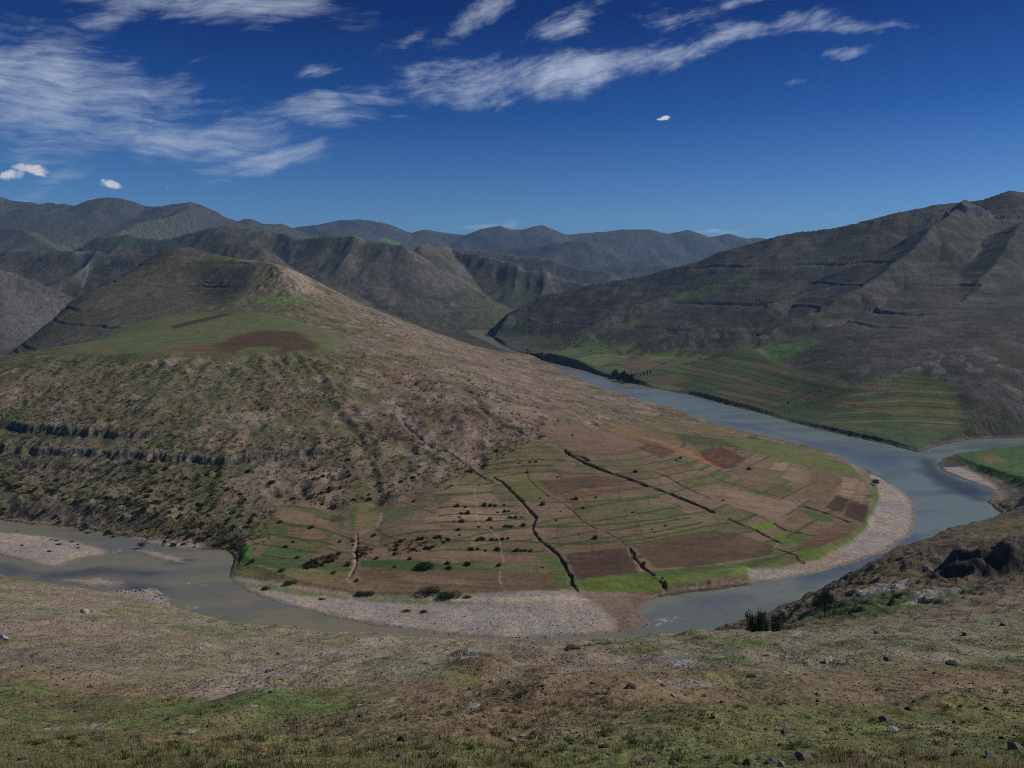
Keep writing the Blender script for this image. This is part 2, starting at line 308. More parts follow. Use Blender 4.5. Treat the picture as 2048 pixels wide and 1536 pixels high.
# ----------------------------------------------------------------- grid: columns fan out from below the camera, rows grow with distance
NC = int(1281 * Q)
A = np.linspace(-0.80, 0.80, NC)
def _rows():
    out = []
    for y0, y1, n in [(2.5,8,26),(8,40,170),(40,140,230),(140,400,230),(400,1000,540),(1000,2600,340),(2600,5000,200),(5000,13500,150)]:
        n = int(n * Q)
        out.append(np.exp(np.linspace(math.log(y0), math.log(y1), n, endpoint=False)))
    out.append([13500.0]); return np.concatenate(out)
YR = _rows(); NR = len(YR)

def tps_fit():
    P = np.array([(side_of(px, py), math.log(Y), slope_of(py)) for px, py, Y in CTRL])
    n = len(P); p = P[:, :2]; mu = p.mean(0); q = p - mu
    r2 = ((q[:, None] - q[None]) ** 2).sum(-1)
    K = 0.5 * r2 * np.log(r2 + 1e-12) + np.eye(n) * 2e-4
    Pm = np.c_[np.ones(n), q]
    M = np.block([[K, Pm], [Pm.T, np.zeros((3, 3))]])
    w = np.linalg.solve(M, np.r_[P[:, 2], 0, 0, 0])
    return q, w, mu
def tps_eval(fit, a, l):
    q, w, mu = fit; a = a - mu[0]; l = l - mu[1]; n = len(q)
    out = np.full(a.shape, w[n]) + w[n + 1] * a + w[n + 2] * l
    for i in range(n):
        r2 = (a - q[i, 0]) ** 2 + (l - q[i, 1]) ** 2
        out += w[i] * 0.5 * r2 * np.log(r2 + 1e-12)
    return out

def bil(G, u, v):                 # G[iy, ix] sampled at float ix=u, iy=v
    h, w_ = G.shape
    u = np.clip(u, 0, w_ - 1.001); v = np.clip(v, 0, h - 1.001)
    x0 = u.astype(int); y0 = v.astype(int); fx = (u - x0).astype(np.float32); fy = (v - y0).astype(np.float32)
    return (G[y0, x0] * (1 - fx) + G[y0, x0 + 1] * fx) * (1 - fy) + (G[y0 + 1, x0] * (1 - fx) + G[y0 + 1, x0 + 1] * fx) * fy

_ca = np.linspace(-0.86, 0.86, 260); _cl = np.linspace(math.log(2.4), math.log(3600), 520)
_fit = tps_fit()
_T = tps_eval(_fit, *np.meshgrid(_ca, _cl))

def river_sd(X, Y):
    d = sdf(X, Y, RIVER)
    for b in BARS: d = np.maximum(d, -sdf(X, Y, b))
    d = np.maximum(d, -sdf(X, Y, RAPID) - 1.0 + 3.2 * vnoise(X / 2.4, Y / 2.4, 31) + 2.0 * vnoise(X / 1.1, Y / 1.1, 32))
    return d + 1.0 * vnoise(X / 9, Y / 9, 33) + .7 * vnoise(X / 3.1, Y / 3.1, 34)

def base_height(X, Y):
    """smooth landform without the fine relief"""
    a = X / Y; l = np.log(Y)
    T = bil(_T, (a + 0.86) / 1.72 * 259, (l - _cl[0]) / (_cl[-1] - _cl[0]) * 519)
    Z = CAM_H - T * Y
    far = Y > 1150
    floor = 6 + 0.012 * np.clip(Y - 2800, 0, None)
    k = sstep(2000, 2600, Y)
    Z = Z * (1 - k) + floor * k
    if far.any():
        Xf, Yf = X[far], Y[far]; Zf = Z[far]
        for i, (P, sl, cl) in enumerate(RANGES):
            ys = [p[1] for p in P]; zs = max(p[2] for p in P)
            reach = zs / sl * 1.5 + 200
            m = (Yf > min(ys) - reach) & (Yf < max(ys) + reach)
            if not m.any(): continue
            x, y = Xf[m], Yf[m]
            wa = .018 * zs / sl
            xw = x + wa * fbm(x / (wa * 7), y / (wa * 7), 3, 37); yw = y + wa * fbm(x / (wa * 7), y / (wa * 7), 3, 38)
            zc = np.full(x.shape, -1e9)
            for p0, p1 in zip(P[:-1], P[1:]):
                dx, dy = p1[0] - p0[0], p1[1] - p0[1]
                tt = np.clip(((xw - p0[0]) * dx + (yw - p0[1]) * dy) / (dx * dx + dy * dy + 1e-9), 0, 1)
                d = np.hypot(xw - p0[0] - tt * dx, yw - p0[1] - tt * dy); cz = p0[2] + tt * (p1[2] - p0[2])
                drop = sl * d * (1.25 - 0.25 * np.clip(d * sl / zs, 0, 1.6)) * (1.0 if 0 < i < 5 else 0.8 + 0.2 * sstep(0, zs * 0.12, d * sl))
                zc = np.maximum(zc, cz - drop)
            W = 0.42 * zs / sl + 60; k_ = np.clip(1 - zc / zs, 0, 1)
            wx = .4 * W * vnoise(x / (W * .7), y / (W * .7), 35); wy = .4 * W * vnoise(x / (W * .7), y / (W * .7), 36)
            rg = .8 * (ridged((x + wx) / W, (y + wy) / W, 3, 40 + i * 7, 0.45) - 0.55) + .5 * fbm(x / W, y / W, 3, 41 + i * 7)
            zc = zc + zs * (0.06 if i < 5 else 0.17) * rg * np.sin(k_ * math.pi) ** .8
            s = 4 if 0 < i < 5 else 10 + zs * .03
            h = np.clip(0.5 + 0.5 * (zc - Zf[m]) / s, 0, 1)
            Zf[m] = Zf[m] * (1 - h) + zc * h + s * h * (1 - h) * 0.5 * (h < 0.999)
        Z[far] = Zf
    return Z
# ----------------------------------------------------------------- smooth landform on a coarse fan, used to find where view lines land
_ha = np.linspace(-0.80, 0.80, 641); _hl = np.linspace(math.log(5), math.log(9000), 1500)
_HA, _HL = np.meshgrid(_ha, _hl); _HY = np.exp(_HL)

def shore_clamp(X, Y, Z, sd):
    # gravel rises slowly from the water, cut banks and rock quickly
    lim = 0.25 + 0.045 * sd + np.clip(sd - 30, 0, None) * 0.12
    k = gravel_w(X, Y, 34)
    steep = 1.2 * sstep(0, 2.5, sd) + 1.2 * sstep(3, 7, sd) + np.clip(sd - 4, 0, None) * np.where((Y < 600) & (X > 90), 1.5, np.where(Y > 880, 1.1, 0.6)) + 0.15
    lim = lim * k + steep * (1 - k) + 6 * np.clip(sd - 90, 0, None)
    return np.minimum(np.maximum(Z, 0.3 + 0.02 * sd), lim)
GRAVEL = xy0([(455,1150),(500,1158),(560,1172),(620,1183),(680,1190),(740,1196),(800,1200),(900,1200),(1000,1196),(1100,1194),(1160,1190),(1250,1188),(1310,1190),(1330,1200),(1330,1260),(1200,1290),(900,1290),(600,1240),(440,1180)], 1.0)
GRAVEL2 = xy0([(1500,1140),(1560,1138),(1620,1128),(1670,1118),(1680,1100),(1710,1085),(1735,1060),(1748,1030),(1762,1000),(1758,975),(1742,952),(1752,940),(1790,950),(1860,1000),(1870,1060),(1780,1120),(1650,1165),(1500,1180)], 1.0)
LEFTBARS = xy0([(-300,1040),(100,1060),(400,1090),(400,1135),(360,1230),(200,1200),(-300,1150)])
GRAVEL3 = xy0([(1875,910),(1895,920),(1925,938),(1970,960),(1995,976),(1985,1000),(1950,985),(1890,960),(1855,925)])
def gravel_w(X, Y, out=3):
    w = np.zeros(X.shape)
    for g in (GRAVEL, GRAVEL2, LEFTBARS, GRAVEL3):
        m = (X > g[:, 0].min() - 40) & (X < g[:, 0].max() + 40) & (Y > g[:, 1].min() - 40) & (Y < g[:, 1].max() + 40)
        if m.any(): w[m] = np.maximum(w[m], 1 - sstep(-3, out, sdf(X[m], Y[m], g)))
    return w
def river_sd_fast(X, Y):
    sd = np.full(X.shape, 200.0)
    m = (Y > 300) & (Y < 2900) & (X > -700) & (X < 900)
    sd[m] = river_sd(X[m], Y[m]); return sd
_sdb = river_sd_fast(_HA * _HY, _HY)
_HZ = shore_clamp(_HA * _HY, _HY, base_height(_HA * _HY, _HY), _sdb)
_HT = (CAM_H - _HZ) / _HY
def hit(px, py, ymin=5.0):        # where the view line through an image point meets the smooth landform
    a = side_of(px, py); t = slope_of(py)
    c = (a + 0.8) / 1.6 * 640; c = min(max(c, 0), 639.999); i = int(c); f = c - i
    col = _HT[:, i] * (1 - f) + _HT[:, i + 1] * f
    k = np.nonzero((col <= t) & (_HY[:, 0] > ymin))[0]
    if len(k) == 0: return (a * 9000, 9000.0)
    k = max(int(k[0]), 1); g = (col[k - 1] - t) / (col[k - 1] - col[k] + 1e-12)
    y = math.exp(_hl[k - 1] + min(max(g, 0), 1) * (_hl[1] - _hl[0]))
    return (a * y, y)
def H_(pts, ymin=150.0): return np.array([hit(a, b, ymin) for a, b in pts])
def crop(x0, y0, s): return lambda *p: [(x0 + x * s, y0 + y * s) for x, y in p]
c1 = crop(900, 850, .293); c2 = crop(1400, 820, .2441); c3 = crop(480, 850, .2539); c4 = crop(1100, 620, .293)

# ----------------------------------------------------------------- running water: droplets carve a regular height grid
def erode(Z, cell, n, steps, seed, k_er=0.3, k_dep=0.3, cap=4.0, inertia=0.08, evap=0.02, maxd=None, radius=1):
    rng = np.random.default_rng(seed); h, w = Z.shape; Zf = (Z / cell).astype(np.float64).ravel().copy(); Z0 = Zf.copy()
    flow = np.zeros(h * w)
    px = rng.uniform(1, w - 2.01, n); py = rng.uniform(1, h - 2.01, n)
    dx = np.zeros(n); dy = np.zeros(n); sp = np.ones(n); wa = np.ones(n); se = np.zeros(n)
    for s in range(steps):
        ix = px.astype(np.int64); iy = py.astype(np.int64); fx = px - ix; fy = py - iy
        q = iy * w + ix
        a, b, c, d = Zf[q], Zf[q + 1], Zf[q + w], Zf[q + w + 1]
        gx = (b - a) * (1 - fy) + (d - c) * fy; gy = (c - a) * (1 - fx) + (d - b) * fx
        h0 = (a * (1 - fx) + b * fx) * (1 - fy) + (c * (1 - fx) + d * fx) * fy
        dx = dx * inertia - gx * (1 - inertia); dy = dy * inertia - gy * (1 - inertia)
        L = np.sqrt(dx * dx + dy * dy) + 1e-9; dx /= L; dy /= L
        nx = px + dx; ny = py + dy
        ok = (nx > 1) & (nx < w - 2.01) & (ny > 1) & (ny < h - 2.01)
        if not ok.all():
            px, py, dx, dy, sp, wa, se, nx, ny, h0, q, fx, fy = [v[ok] for v in (px, py, dx, dy, sp, wa, se, nx, ny, h0, q, fx, fy)]
            if len(px) == 0: break
        jx = nx.astype(np.int64); jy = ny.astype(np.int64); ex = nx - jx; ey = ny - jy; r = jy * w + jx
        h1 = (Zf[r] * (1 - ex) + Zf[r + 1] * ex) * (1 - ey) + (Zf[r + w] * (1 - ex) + Zf[r + w + 1] * ex) * ey
        dh = h1 - h0
        capy = np.maximum(-dh, 0.01) * sp * wa * cap
        dep = np.where(dh > 0, np.minimum(dh, se), np.clip((se - capy) * k_dep, 0, None))
        ero = np.where(dh > 0, 0, np.clip(np.minimum((capy - se) * k_er, -dh), 0, None))
        amt = dep - ero; se = np.clip(se - amt, 0, None)
        w00 = (1 - fx) * (1 - fy); w10 = fx * (1 - fy); w01 = (1 - fx) * fy; w11 = fx * fy
        for off, ww in ((0, w00), (1, w10), (w, w01), (w + 1, w11)):
            Zf += np.bincount(q + off, weights=amt * ww, minlength=h * w)
        flow += np.bincount(q, weights=wa, minlength=h * w)
        Zf = np.clip(Zf, Z0 - maxd / cell, Z0 + 0.22 * maxd / cell)
        sp = np.sqrt(np.clip(sp * sp - dh * 4.0, 0.05, 16)); wa = wa * (1 - evap)
        px, py = nx, ny
    return (Zf.reshape(h, w) - Z0.reshape(h, w)) * cell, flow.reshape(h, w)
def blur(G, n=1):
    for _ in range(n):
        P = np.pad(G, 1, mode='edge')
        G = (P[1:-1, :-2] + P[1:-1, 2:] + 2 * P[1:-1, 1:-1]) / 4
        P = np.pad(G, 1, mode='edge'); G = (P[:-2, 1:-1] + P[2:, 1:-1] + 2 * P[1:-1, 1:-1]) / 4
    return G
def run_patch(x0, x1, y0, y1, cell, seed, namp, nsc, rounds, n, steps, maxd, ew=1.0, **kw):
    xs = np.arange(x0, x1, cell); ys = np.arange(y0, y1, cell)
    X, Y = np.meshgrid(xs, ys); Z = base_height(X, np.maximum(Y, 2.6)); B = Z.copy()
    Z = Z + namp * fbm(X / nsc, Y / nsc, 5, seed + 50, 0.55)
    N0 = Z.copy(); F = np.zeros(Z.shape)
    for r in range(rounds):
        d, f = erode(Z, cell, n, steps, seed + r, maxd=maxd, **kw); Z = Z + blur(d); F += f
    D = (N0 - B) + blur(Z - N0, 1) * ew if ew < 1 else Z - B
    e = np.minimum(np.minimum(X - x0, x1 - X), np.minimum(Y - y0, y1 - Y)) / (cell * 12)
    D *= np.clip(e, 0, 1)
    return dict(x0=x0, y0=y0, cell=cell, D=D.astype(np.float32), F=np.log1p(blur(F)).astype(np.float32), x1=xs[-1], y1=ys[-1])
def patch_at(p, X, Y):
    u = (X - p['x0']) / p['cell']; v = (Y - p['y0']) / p['cell']
    m = (u > 1) & (v > 1) & (X < p['x1'] - p['cell']) & (Y < p['y1'] - p['cell'])
    D = np.zeros(X.shape, np.float32); F = np.zeros(X.shape, np.float32)
    D[m] = bil(p['D'], u[m], v[m]); F[m] = bil(p['F'], u[m], v[m]); return D, F, m
_t0 = time.time()
PATCH = [run_patch(-1600, 2300, 420, 4300, 5.0, 1, 8, 300, 2, 80000, 90, 8, .22),
         run_patch(-520, 520, 430, 1700, 2.5, 5, 2.2, 45, 3, 60000, 70, 7),
         run_patch(-10500, 10500, 3000, 13000, 26.0, 9, 22, 1300, 2, 80000, 70, 40, .3),
         run_patch(-300, 330, 4, 450, 1.0, 13, 1.6, 22, 2, 50000, 60, 2.2)]
print('erosion', round(time.time() - _t0, 1))

# ----------------------------------------------------------------- the full-resolution fan
AA, YY = np.meshgrid(A, YR); XX = AA * YY
ZZ = base_height(XX, YY)
SD = river_sd_fast(XX, YY)
GW = gravel_w(XX, YY)
def rsl(y0, y1): return slice(int(np.searchsorted(YR, y0)), int(np.searchsorted(YR, y1)))
# which side: the peninsula inside the river bend
PEN = np.zeros(XX.shape, bool)
_PENP = np.vstack([RIVER[:72], xy0([(900,650)]), [[-260, 2700], [-1500, 2500], [-1500, 700], [-520, 700]]])
_r = rsl(380, 2800); PEN[_r] = inside(XX[_r], YY[_r], _PENP) & (SD[_r] > 0)
FLOW = np.zeros(XX.shape, np.float32)
TERR = xy0([(520,1110)], 5)       # placeholder, replaced below
# cultivated land stays smooth
FIELDZONE = H_([(545,1010),(600,985),(650,1010),(690,1060),(700,960),(725,945),(760,1000),(800,1005),(880,960),(930,935),(985,930),(960,905),(1060,870),(1100,880),(1060,850),(1120,830),(1200,850),(1230,835),(1330,840),(1420,850),(1500,875),(1600,900),(1700,930),(1745,960),(1755,1010),(1735,1060),(1680,1110),(1550,1140),(1400,1165),(1280,1185),(1100,1190),(800,1195),(640,1180),(480,1150),(490,1090)], 400)
VALLEY = H_([(1080,705),(1150,690),(1215,690),(1260,720),(1330,700),(1420,690),(1500,690),(1600,740),(1700,770),(1830,740),(1900,770),(1940,830),(1930,875),(1838,900),(1780,886),(1600,845),(1450,805),(1300,770),(1160,735)], 900)
PLATEAU = H_([(110,705),(250,650),(330,635),(420,622),(560,632),(650,660),(700,690),(640,706),(440,708),(250,712),(160,712)], 870)
fz = np.zeros(XX.shape, np.float32)
for poly, r in ((FIELDZONE, rsl(420, 1300)), (VALLEY, rsl(800, 2400)), (PLATEAU, rsl(850, 1600))):
    s = 1 - sstep(-12, 10, sdf(XX[r], YY[r], poly)); fz[r] = np.maximum(fz[r], s)
pw = [0.0] * 4
for i, (p, r) in enumerate(zip(PATCH, (rsl(400, 4400), rsl(420, 1720), rsl(2990, 13400), rsl(2.5, 460)))):
    D, F, m = patch_at(p, XX[r], YY[r])
    if i == 0: wgt = sstep(470, 560, YY[r]); wgt = wgt * np.where(PEN[r], 0.35, 1) * (1 - 0.85 * fz[r])
    if i == 1: wgt = np.where(PEN[r], 1.0, 0.25) * (1 - 0.93 * fz[r])
    if i == 2: wgt = sstep(3000, 3600, YY[r]) * (1 - 0.75 * sstep(7000, 9000, YY[r]) * (YY[r] < 9800))
    if i == 3: wgt = sstep(4, 14, YY[r]) * (1 - sstep(380, 440, YY[r])) * (.35 + .65 * sstep(15, 60, YY[r]))
    ZZ[r] += D * wgt * sstep(4, 40, SD[r] * 1.0); FLOW[r] = np.maximum(FLOW[r], F * np.clip(wgt, 0, 1))

# rock ledges: thin cliffs that follow the beds
def ledge(Z, z0, h, w, W):
    return h * (np.clip((Z - z0) / w, -.5, .5) - np.clip((Z - z0) / (2 * W), -.5, .5))
CLIFF = np.zeros(XX.shape, np.float32)
r = rsl(560, 900); x, y, z = XX[r], YY[r], ZZ[r]
col = vnoise(x / 1.8, y / 9, 301) * 0.45 + vnoise(x / 5.5, y / 14, 302) * .6 + vnoise(x / 40, y / 60, 303) * 1.6
pen = PEN[r] * 1.0
px_ = 1024 + AA[r] * 1600
for z0, h, xa, xb in ((44.3, 6.2, 170, 420), (32.3, 5.4, 620, 720), (58, 2.0, 200, 700), (24, 2.5, 60, 400)):
    fade = (1 - sstep(xa, xb, px_)) * pen * np.clip(0.92 + 0.25 * vnoise(x / 30 + z0, y / 60, 310) + .25 * vnoise(x / 8 + z0, y / 60, 311), 0.7, 1.2)
    dz = ledge(z + col, z0, h * .85, 1.5, h * 1.1) * fade
    CLIFF[r] = np.maximum(CLIFF[r], np.exp(-((z + col - z0) / 1.6) ** 2) * fade * sstep(1, 5, h)); ZZ[r] += dz
# low cliff right above the water at the left
bk = sstep(2, 14, SD[r]) * (1 - sstep(14, 60, SD[r])) * pen * (1 - sstep(380, 470, px_))
ZZ[r] += 7 * bk * (0.9 + 0.5 * vnoise(x / 9, y / 9, 312)); CLIFF[r] = np.maximum(CLIFF[r], bk * sstep(1, 8, SD[r]) * (1 - sstep(9, 20, SD[r])) * 0.8)
# the crag on the right-hand spur
r = rsl(1900, 2300); kx, ky, _k = at_y(1938, 402, 2080); dk = np.hypot((XX[r] - kx) / 62, (YY[r] - ky) / 44) + .2 * vnoise(XX[r] / 18, YY[r] / 18, 318)
ZZ[r] += 14 * (1 - sstep(.78, .98, dk)); CLIFF[r] = np.maximum(CLIFF[r], sstep(.4, .6, dk) * (1 - sstep(.9, 1.3, dk)))
# beds of the mountains
r = rsl(1000, 13400); x, y, z = XX[r], YY[r], ZZ[r]
g = np.hypot(np.gradient(z, axis=0) / np.gradient(y, axis=0), 0)
sc = np.clip(y / 2200, 0.8, 3.2)
warp = 9 * fbm(x / 420, y / 420, 3, 330) + 2.6 * vnoise(x / 60, y / 60, 333) + .8 * vnoise(x / 17, y / 17, 334)
P0 = 15.0
tot = np.zeros(z.shape)
for k in range(3, 34):
    z0 = k * P0 + 5 * math.sin(k * 2.4)
    h = max(1.4, 2.8 + 2.2 * math.sin(k * 1.7 + 1) + 1.4 * math.sin(k * .9))
    fade = np.clip(1.6 * fbm(x / 520 + k * 5.1, y / 520, 4, 340 + k) + 0.30, 0, 1)
    tot += ledge(z + warp, z0, h, 1.6, h * 1.1) * fade * 1.25
    CLIFF[r] = np.maximum(CLIFF[r], np.exp(-((z + warp - z0 + 1) / 3.0) ** 2) * fade * 0.9)
out = (1 - fz[r]) * sstep(8, 24, z) * np.where(PEN[r], 1.1 * sstep(1250, 1450, y) * (x < -560), 1.0)
out = out * (1 - .6 * sstep(2800, 3500, y)) * sstep(1150, 1450, y); ZZ[r] += tot * out; CLIFF[r] *= out
ZZ = shore_clamp(XX, YY, ZZ, SD)

# small relief, each octave only where it is big enough to be seen
def detail(y0, y1, lam, amp, seed, kind=0):
    r = rsl(y0, y1); x, y = XX[r], YY[r]
    n = vnoise(x / lam, y / lam, seed)
    if kind: n = (1 - 2 * np.abs(n))
    edge = sstep(y0, y0 * 1.3, y) if y0 > 3 else 1.0
    edge2 = 1 - sstep(y1 * 0.75, y1, y)
    w = edge * edge2 * (1 - 0.92 * fz[r]) * sstep(0, 6, SD[r]) * (1 - 0.8 * GW[r])
    ZZ[r] += amp * n * w
for y0, y1, lam, amp, kd in ((2.5,9,.09,.010,0),(2.5,20,.19,.018,0),(2.5,40,.4,.03,0),(2.5,90,.9,.05,0),(3,180,2.0,.07,1),(6,420,4.5,.16,0),(14,500,10,.3,1),(60,600,24,.7,0),
                           (130,420,1.6,.1,1),(180,500,3.6,.22,1),(470,1000,3.2,.22,0),(470,1600,6.5,.35,1),(470,2600,13,.6,0),(1000,3600,9,.45,0),(1100,5000,21,.9,0),(1600,9000,45,1.3,0),(3200,13500,80,3,0),(4000,13500,190,7,0)):
    detail(y0, y1, lam, amp, int(lam * 100) + 7, kd)
# the bluff at the right is broken rock
r = rsl(200, 560); x, y = XX[r], YY[r]
bl = sstep(60, 95, x) * sstep(205, 260, y + 0 * x) * (1 - sstep(500, 560, y)) * sstep(2, 25, SD[r]) * (~PEN[r])
BLUFF = np.zeros(XX.shape, np.float32); BLUFF[r] = bl
n = ridged(x / 34, y / 26, 4, 401, .6) - .5
ZZ[r] += bl * (1 - .65 * sstep(350, 430, y + .35 * x - 60)) * (-1 + 4.5 * n + 2.5 * ridged(x / 13, y / 11, 3, 409, .6) + 1.5 * ledge(ridged(x / 50, y / 50, 2, 407) * 10, 5.5, 1.0, .6, 2.5) + 1.2 * ridged(x / 6, y / 6, 2, 411))
cx, cy = at_y(1990, 1150, 292)[:2]    # the big crag
dd = np.hypot((x - cx - 6) / 34, (y - cy) / 24) + .18 * vnoise(x / 9, y / 9, 415)
crag = 1 - sstep(.35, 1.0, dd)
ZZ[r] += bl * crag * (8 + 3 * vnoise(x / 5, y / 5, 416)); CLIFF[r] = np.maximum(CLIFF[r], (bl * sstep(.3, .8, dd) * (1 - sstep(.8, 1.1, dd))).astype(np.float32))
DARKROCK = np.zeros(XX.shape, np.float32); DARKROCK[r] = bl * np.clip(sstep(.45, .8, ridged(x / 34, y / 26, 3, 401, .6)) * .7 + (1 - sstep(.5, 1.1, dd)), 0, 1)

# ----------------------------------------------------------------- drawing lines and areas on the ground
def win(pts, pad):
    pts = np.asarray(pts); y0, y1 = pts[:, 1].min() - pad, pts[:, 1].max() + pad
    a = np.r_[(pts[:, 0] - pad) / max(y0, 1), (pts[:, 0] + pad) / max(y0, 1), (pts[:, 0] - pad) / y1, (pts[:, 0] + pad) / y1]
    c0 = int(np.searchsorted(A, a.min())); c1_ = int(np.searchsorted(A, a.max()))
    return slice(int(np.searchsorted(YR, y0)), int(np.searchsorted(YR, y1)) + 1), slice(c0, c1_ + 1)
def along(pts, pad):              # per segment windows: distance to the line
    pts = np.asarray(pts)
    D = {}
    for i in range(len(pts) - 1):
        w = win(pts[i:i + 2], pad)
        if w[0].start >= w[0].stop or w[1].start >= w[1].stop: continue
        yield w, seg_dist(XX[w], YY[w], pts[i:i + 2], closed=False)
def dist_field(lines, pad):
    D = np.full(XX.shape, 1e3, np.float32)
    for pts in lines:
        for w, d in along(pts, pad): D[w] = np.minimum(D[w], d)
    return D
GULLY = [  # (points, half width, depth, darkness)
 (c1((300,355),(360,390),(420,450),(500,530),(560,600),(590,630),(560,670),(570,730),(620,790),(700,850),(750,900),(790,980),(830,1040),(820,1080),(870,1130)), 2.6, 2.6),
 (c1((780,170),(850,220),(930,260),(1000,290),(1100,330),(1200,360),(1330,410),(1450,450),(1550,490),(1650,530),(1750,570),(1785,590)), 4.0, 4.0),
 (c1((820,205),(900,215),(935,240)), 3.6, 3.5),
 (c1((450,220),(520,300),(530,360),(600,430),(680,490),(780,540),(850,600),(900,650),(1000,710),(1080,740),(1160,790),(1230,840)), 1.2, 1.1),
 (c1((1230,840),(1250,900),(1320,970),(1380,1020)), 3.0, 2.6), (c1((1380,1040),(1450,1080),(1470,1120)), 1.6, 1.6),
 (c1((1390,320),(1480,350),(1560,400),(1660,450),(1770,495)), 2.0, 1.8),
 (c2((90,545),(200,590),(420,650),(600,700),(760,745)), 1.6, 1.3), (c2((850,790),(1000,835),(1120,880),(1220,920)), 3.4, 2.6), (c2((1280,925),(1380,955)), 1.8, 1.5),
 (c2((200,770),(380,830),(480,870),(600,930)), 1.4, 1.2), (c2((600,930),(700,985),(820,1010),(920,1030)), 2.4, 2.0),
 (c2((230,890),(330,935),(430,970),(540,1030),(650,1090)), 2.6, 2.3), (c2((630,1140),(720,1170),(800,1230),(850,1250)), 2.0, 1.8),
 (c4((600,800),(750,815),(880,830),(1100,850),(1350,870)), 1.6, 1.2),
 ([(655,790),(690,830),(720,870),(745,930),(758,970),(765,1010)], 5.0, 3), ([(715,1068),(712,1130),(695,1160)], 2.0, 1.6),
 ([(640,760),(665,800),(700,850)], 6, 3.0), ([(700,800),(740,850),(752,930)], 5, 3.0), ([(800,830),(850,885),(905,905),(940,935),(985,965)], 4, 2.2),
 ([(930,770),(962,808),(990,835),(1030,852),(1052,862)], 5.0, 4.5),
 ([(1240,850),(1330,862),(1420,880),(1500,905)], 1.2, .8),
 ([(1700,742),(1671,755),(1642,778),(1610,799)], 3.0, 2.0), ([(1700,781),(1657,796),(1624,812),(1580,824),(1528,828)], 3.0, 2.2),
 ([(1400,640),(1330,670),(1270,690),(1200,712)], 8, 6), ([(1480,650),(1400,690),(1330,722),(1270,748)], 8, 6),
 ([(1110,640),(1060,668),(1020,690)], 8, 5), ([(1240,640),(1180,670),(1120,700),(1090,712)], 8, 6)]
GUL = np.zeros(XX.shape, np.float32)
GULXY = []
for pts, hw, dep in GULLY:
    hw = hw * .50; dep = dep * .62
    P = H_(pts, 400); GULXY.append(P)
    for w, d in along(P, hw * 4 + 4):
        wob = d + hw * 0.7 * vnoise(XX[w] / (hw * 2.6), YY[w] / (hw * 2.6), 77)
        s = 1 - sstep(hw * .45, hw * 1.05, wob)
        if hw > 2.2: s = np.exp(-(d / (hw * 1.5)) ** 2) * (.6 + .5 * vnoise(XX[w] / 7, YY[w] / 7, 78)) * .8
        GUL[w] = np.maximum(GUL[w], s * dep)
ZZ -= GUL * sstep(3, 12, SD)
ZZ = np.where(SD < 0, -0.25 - 0.09 * np.clip(-SD, 0, 25), np.maximum(ZZ, 0.12 + 0.02 * np.clip(SD, 0, 20)))
# terrace steps on the fields
STEPS = [[(900,972),(990,966)],[(870,992),(930,988),(985,984)],[(880,1016),(1025,1012)],[(880,1031),(1035,1026)],[(855,1047),(950,1043),(1045,1038)],[(760,1078),(820,1066),(860,1061),(1055,1055)],
 [(890,1083),(960,1081),(1062,1080)],[(860,1101),(900,1099),(1000,1100),(1085,1103)],
 [(1070,1049),(1110,1038),(1158,1032)],[(1076,1055),(1164,1045)],[(1099,1079),(1193,1061)],[(1111,1093),(1222,1074)],[(955,932),(1010,925),(1070,918),(1128,920)],[(967,941),(1050,932),(1110,930)],[(988,953),(1060,944),(1123,941)],
 [(1158,1017),(1240,1003),(1316,994)],[(1187,1043),(1270,1029),(1357,1013)],[(1216,1061),(1300,1048),(1380,1035)],[(1240,1075),(1320,1062),(1404,1045)],[(1263,1089),(1340,1075),(1433,1061)],
 c3((260,640),(430,640),(640,670)),c3((240,730),(400,790),(600,810)),c3((230,860),(400,890),(600,910),(720,940)),c3((190,940),(400,975),(620,1005)),c3((170,1020),(350,1050),(520,1060)),c3((110,1090),(300,1120),(470,1120))]
STEPXY = [H_(s, 400) for s in STEPS]
# ----------------------------------------------------------------- colour of soil, rock, grass and crops (albedo, with shade put in on some slopes)
def lin(c, k=1.75):
    c = np.array(c, np.float64) / 255
    return (np.where(c <= .04045, c / 12.92, ((c + .055) / 1.055) ** 2.4) * k)
COL = np.zeros(XX.shape + (3,), np.float32); COL[:] = lin((92, 82, 64))
ROUGHN = np.ones(XX.shape, np.float32)      # how broken the surface is, drives the small bumps
def mixc(sel, w, c, k=1.75):
    w = np.clip(w, 0, 1)[..., None]; COL[sel] = COL[sel] * (1 - w) + lin(c, k) * w
def N(r, lam, o, seed, sy=1.0): return fbm(XX[r] / lam, YY[r] / (lam * sy), o, seed)
PXI = 1024 + AA * 1600            # roughly the image column, only used to tell west from east

# foreground slope
r = rsl(0, 620); fg = (~PEN[r]) & (SD[r] > -1)
n1 = N(r, 38, 4, 501); n2 = N(r, 9, 4, 502); n3 = N(r, 2.2, 3, 503); n4 = N(r, 75, 3, 504)
mixc(r, np.ones(n1.shape), (104, 90, 68))
mixc(r, sstep(-.36, .24, n1 * .8 + n2 * .7 - .02 + .36 * (1 - sstep(13, 30, YY[r])) + .22 * (1 - sstep(200, 900, PXI[r]))) * .88, (88, 93, 55))
mixc(r, sstep(.1, .45, n2 + n3 * .4 - .05), (80, 92, 50))
mixc(r, sstep(.12, .4, n4 * .7 + n2 * .5 + .25 * sstep(60, 140, YY[r]) - .08) * .6, (116, 98, 84))
mixc(r, sstep(.2, .5, n3) * .4, (116, 92, 70))
mixc(r, sstep(.6, 1.6, FLOW[r] - 1.0) * .45 * sstep(25, 60, YY[r]), (124, 112, 104))
mixc(r, sstep(.3, .6, N(r, 14, 3, 505) ) * .35, (76, 66, 48))
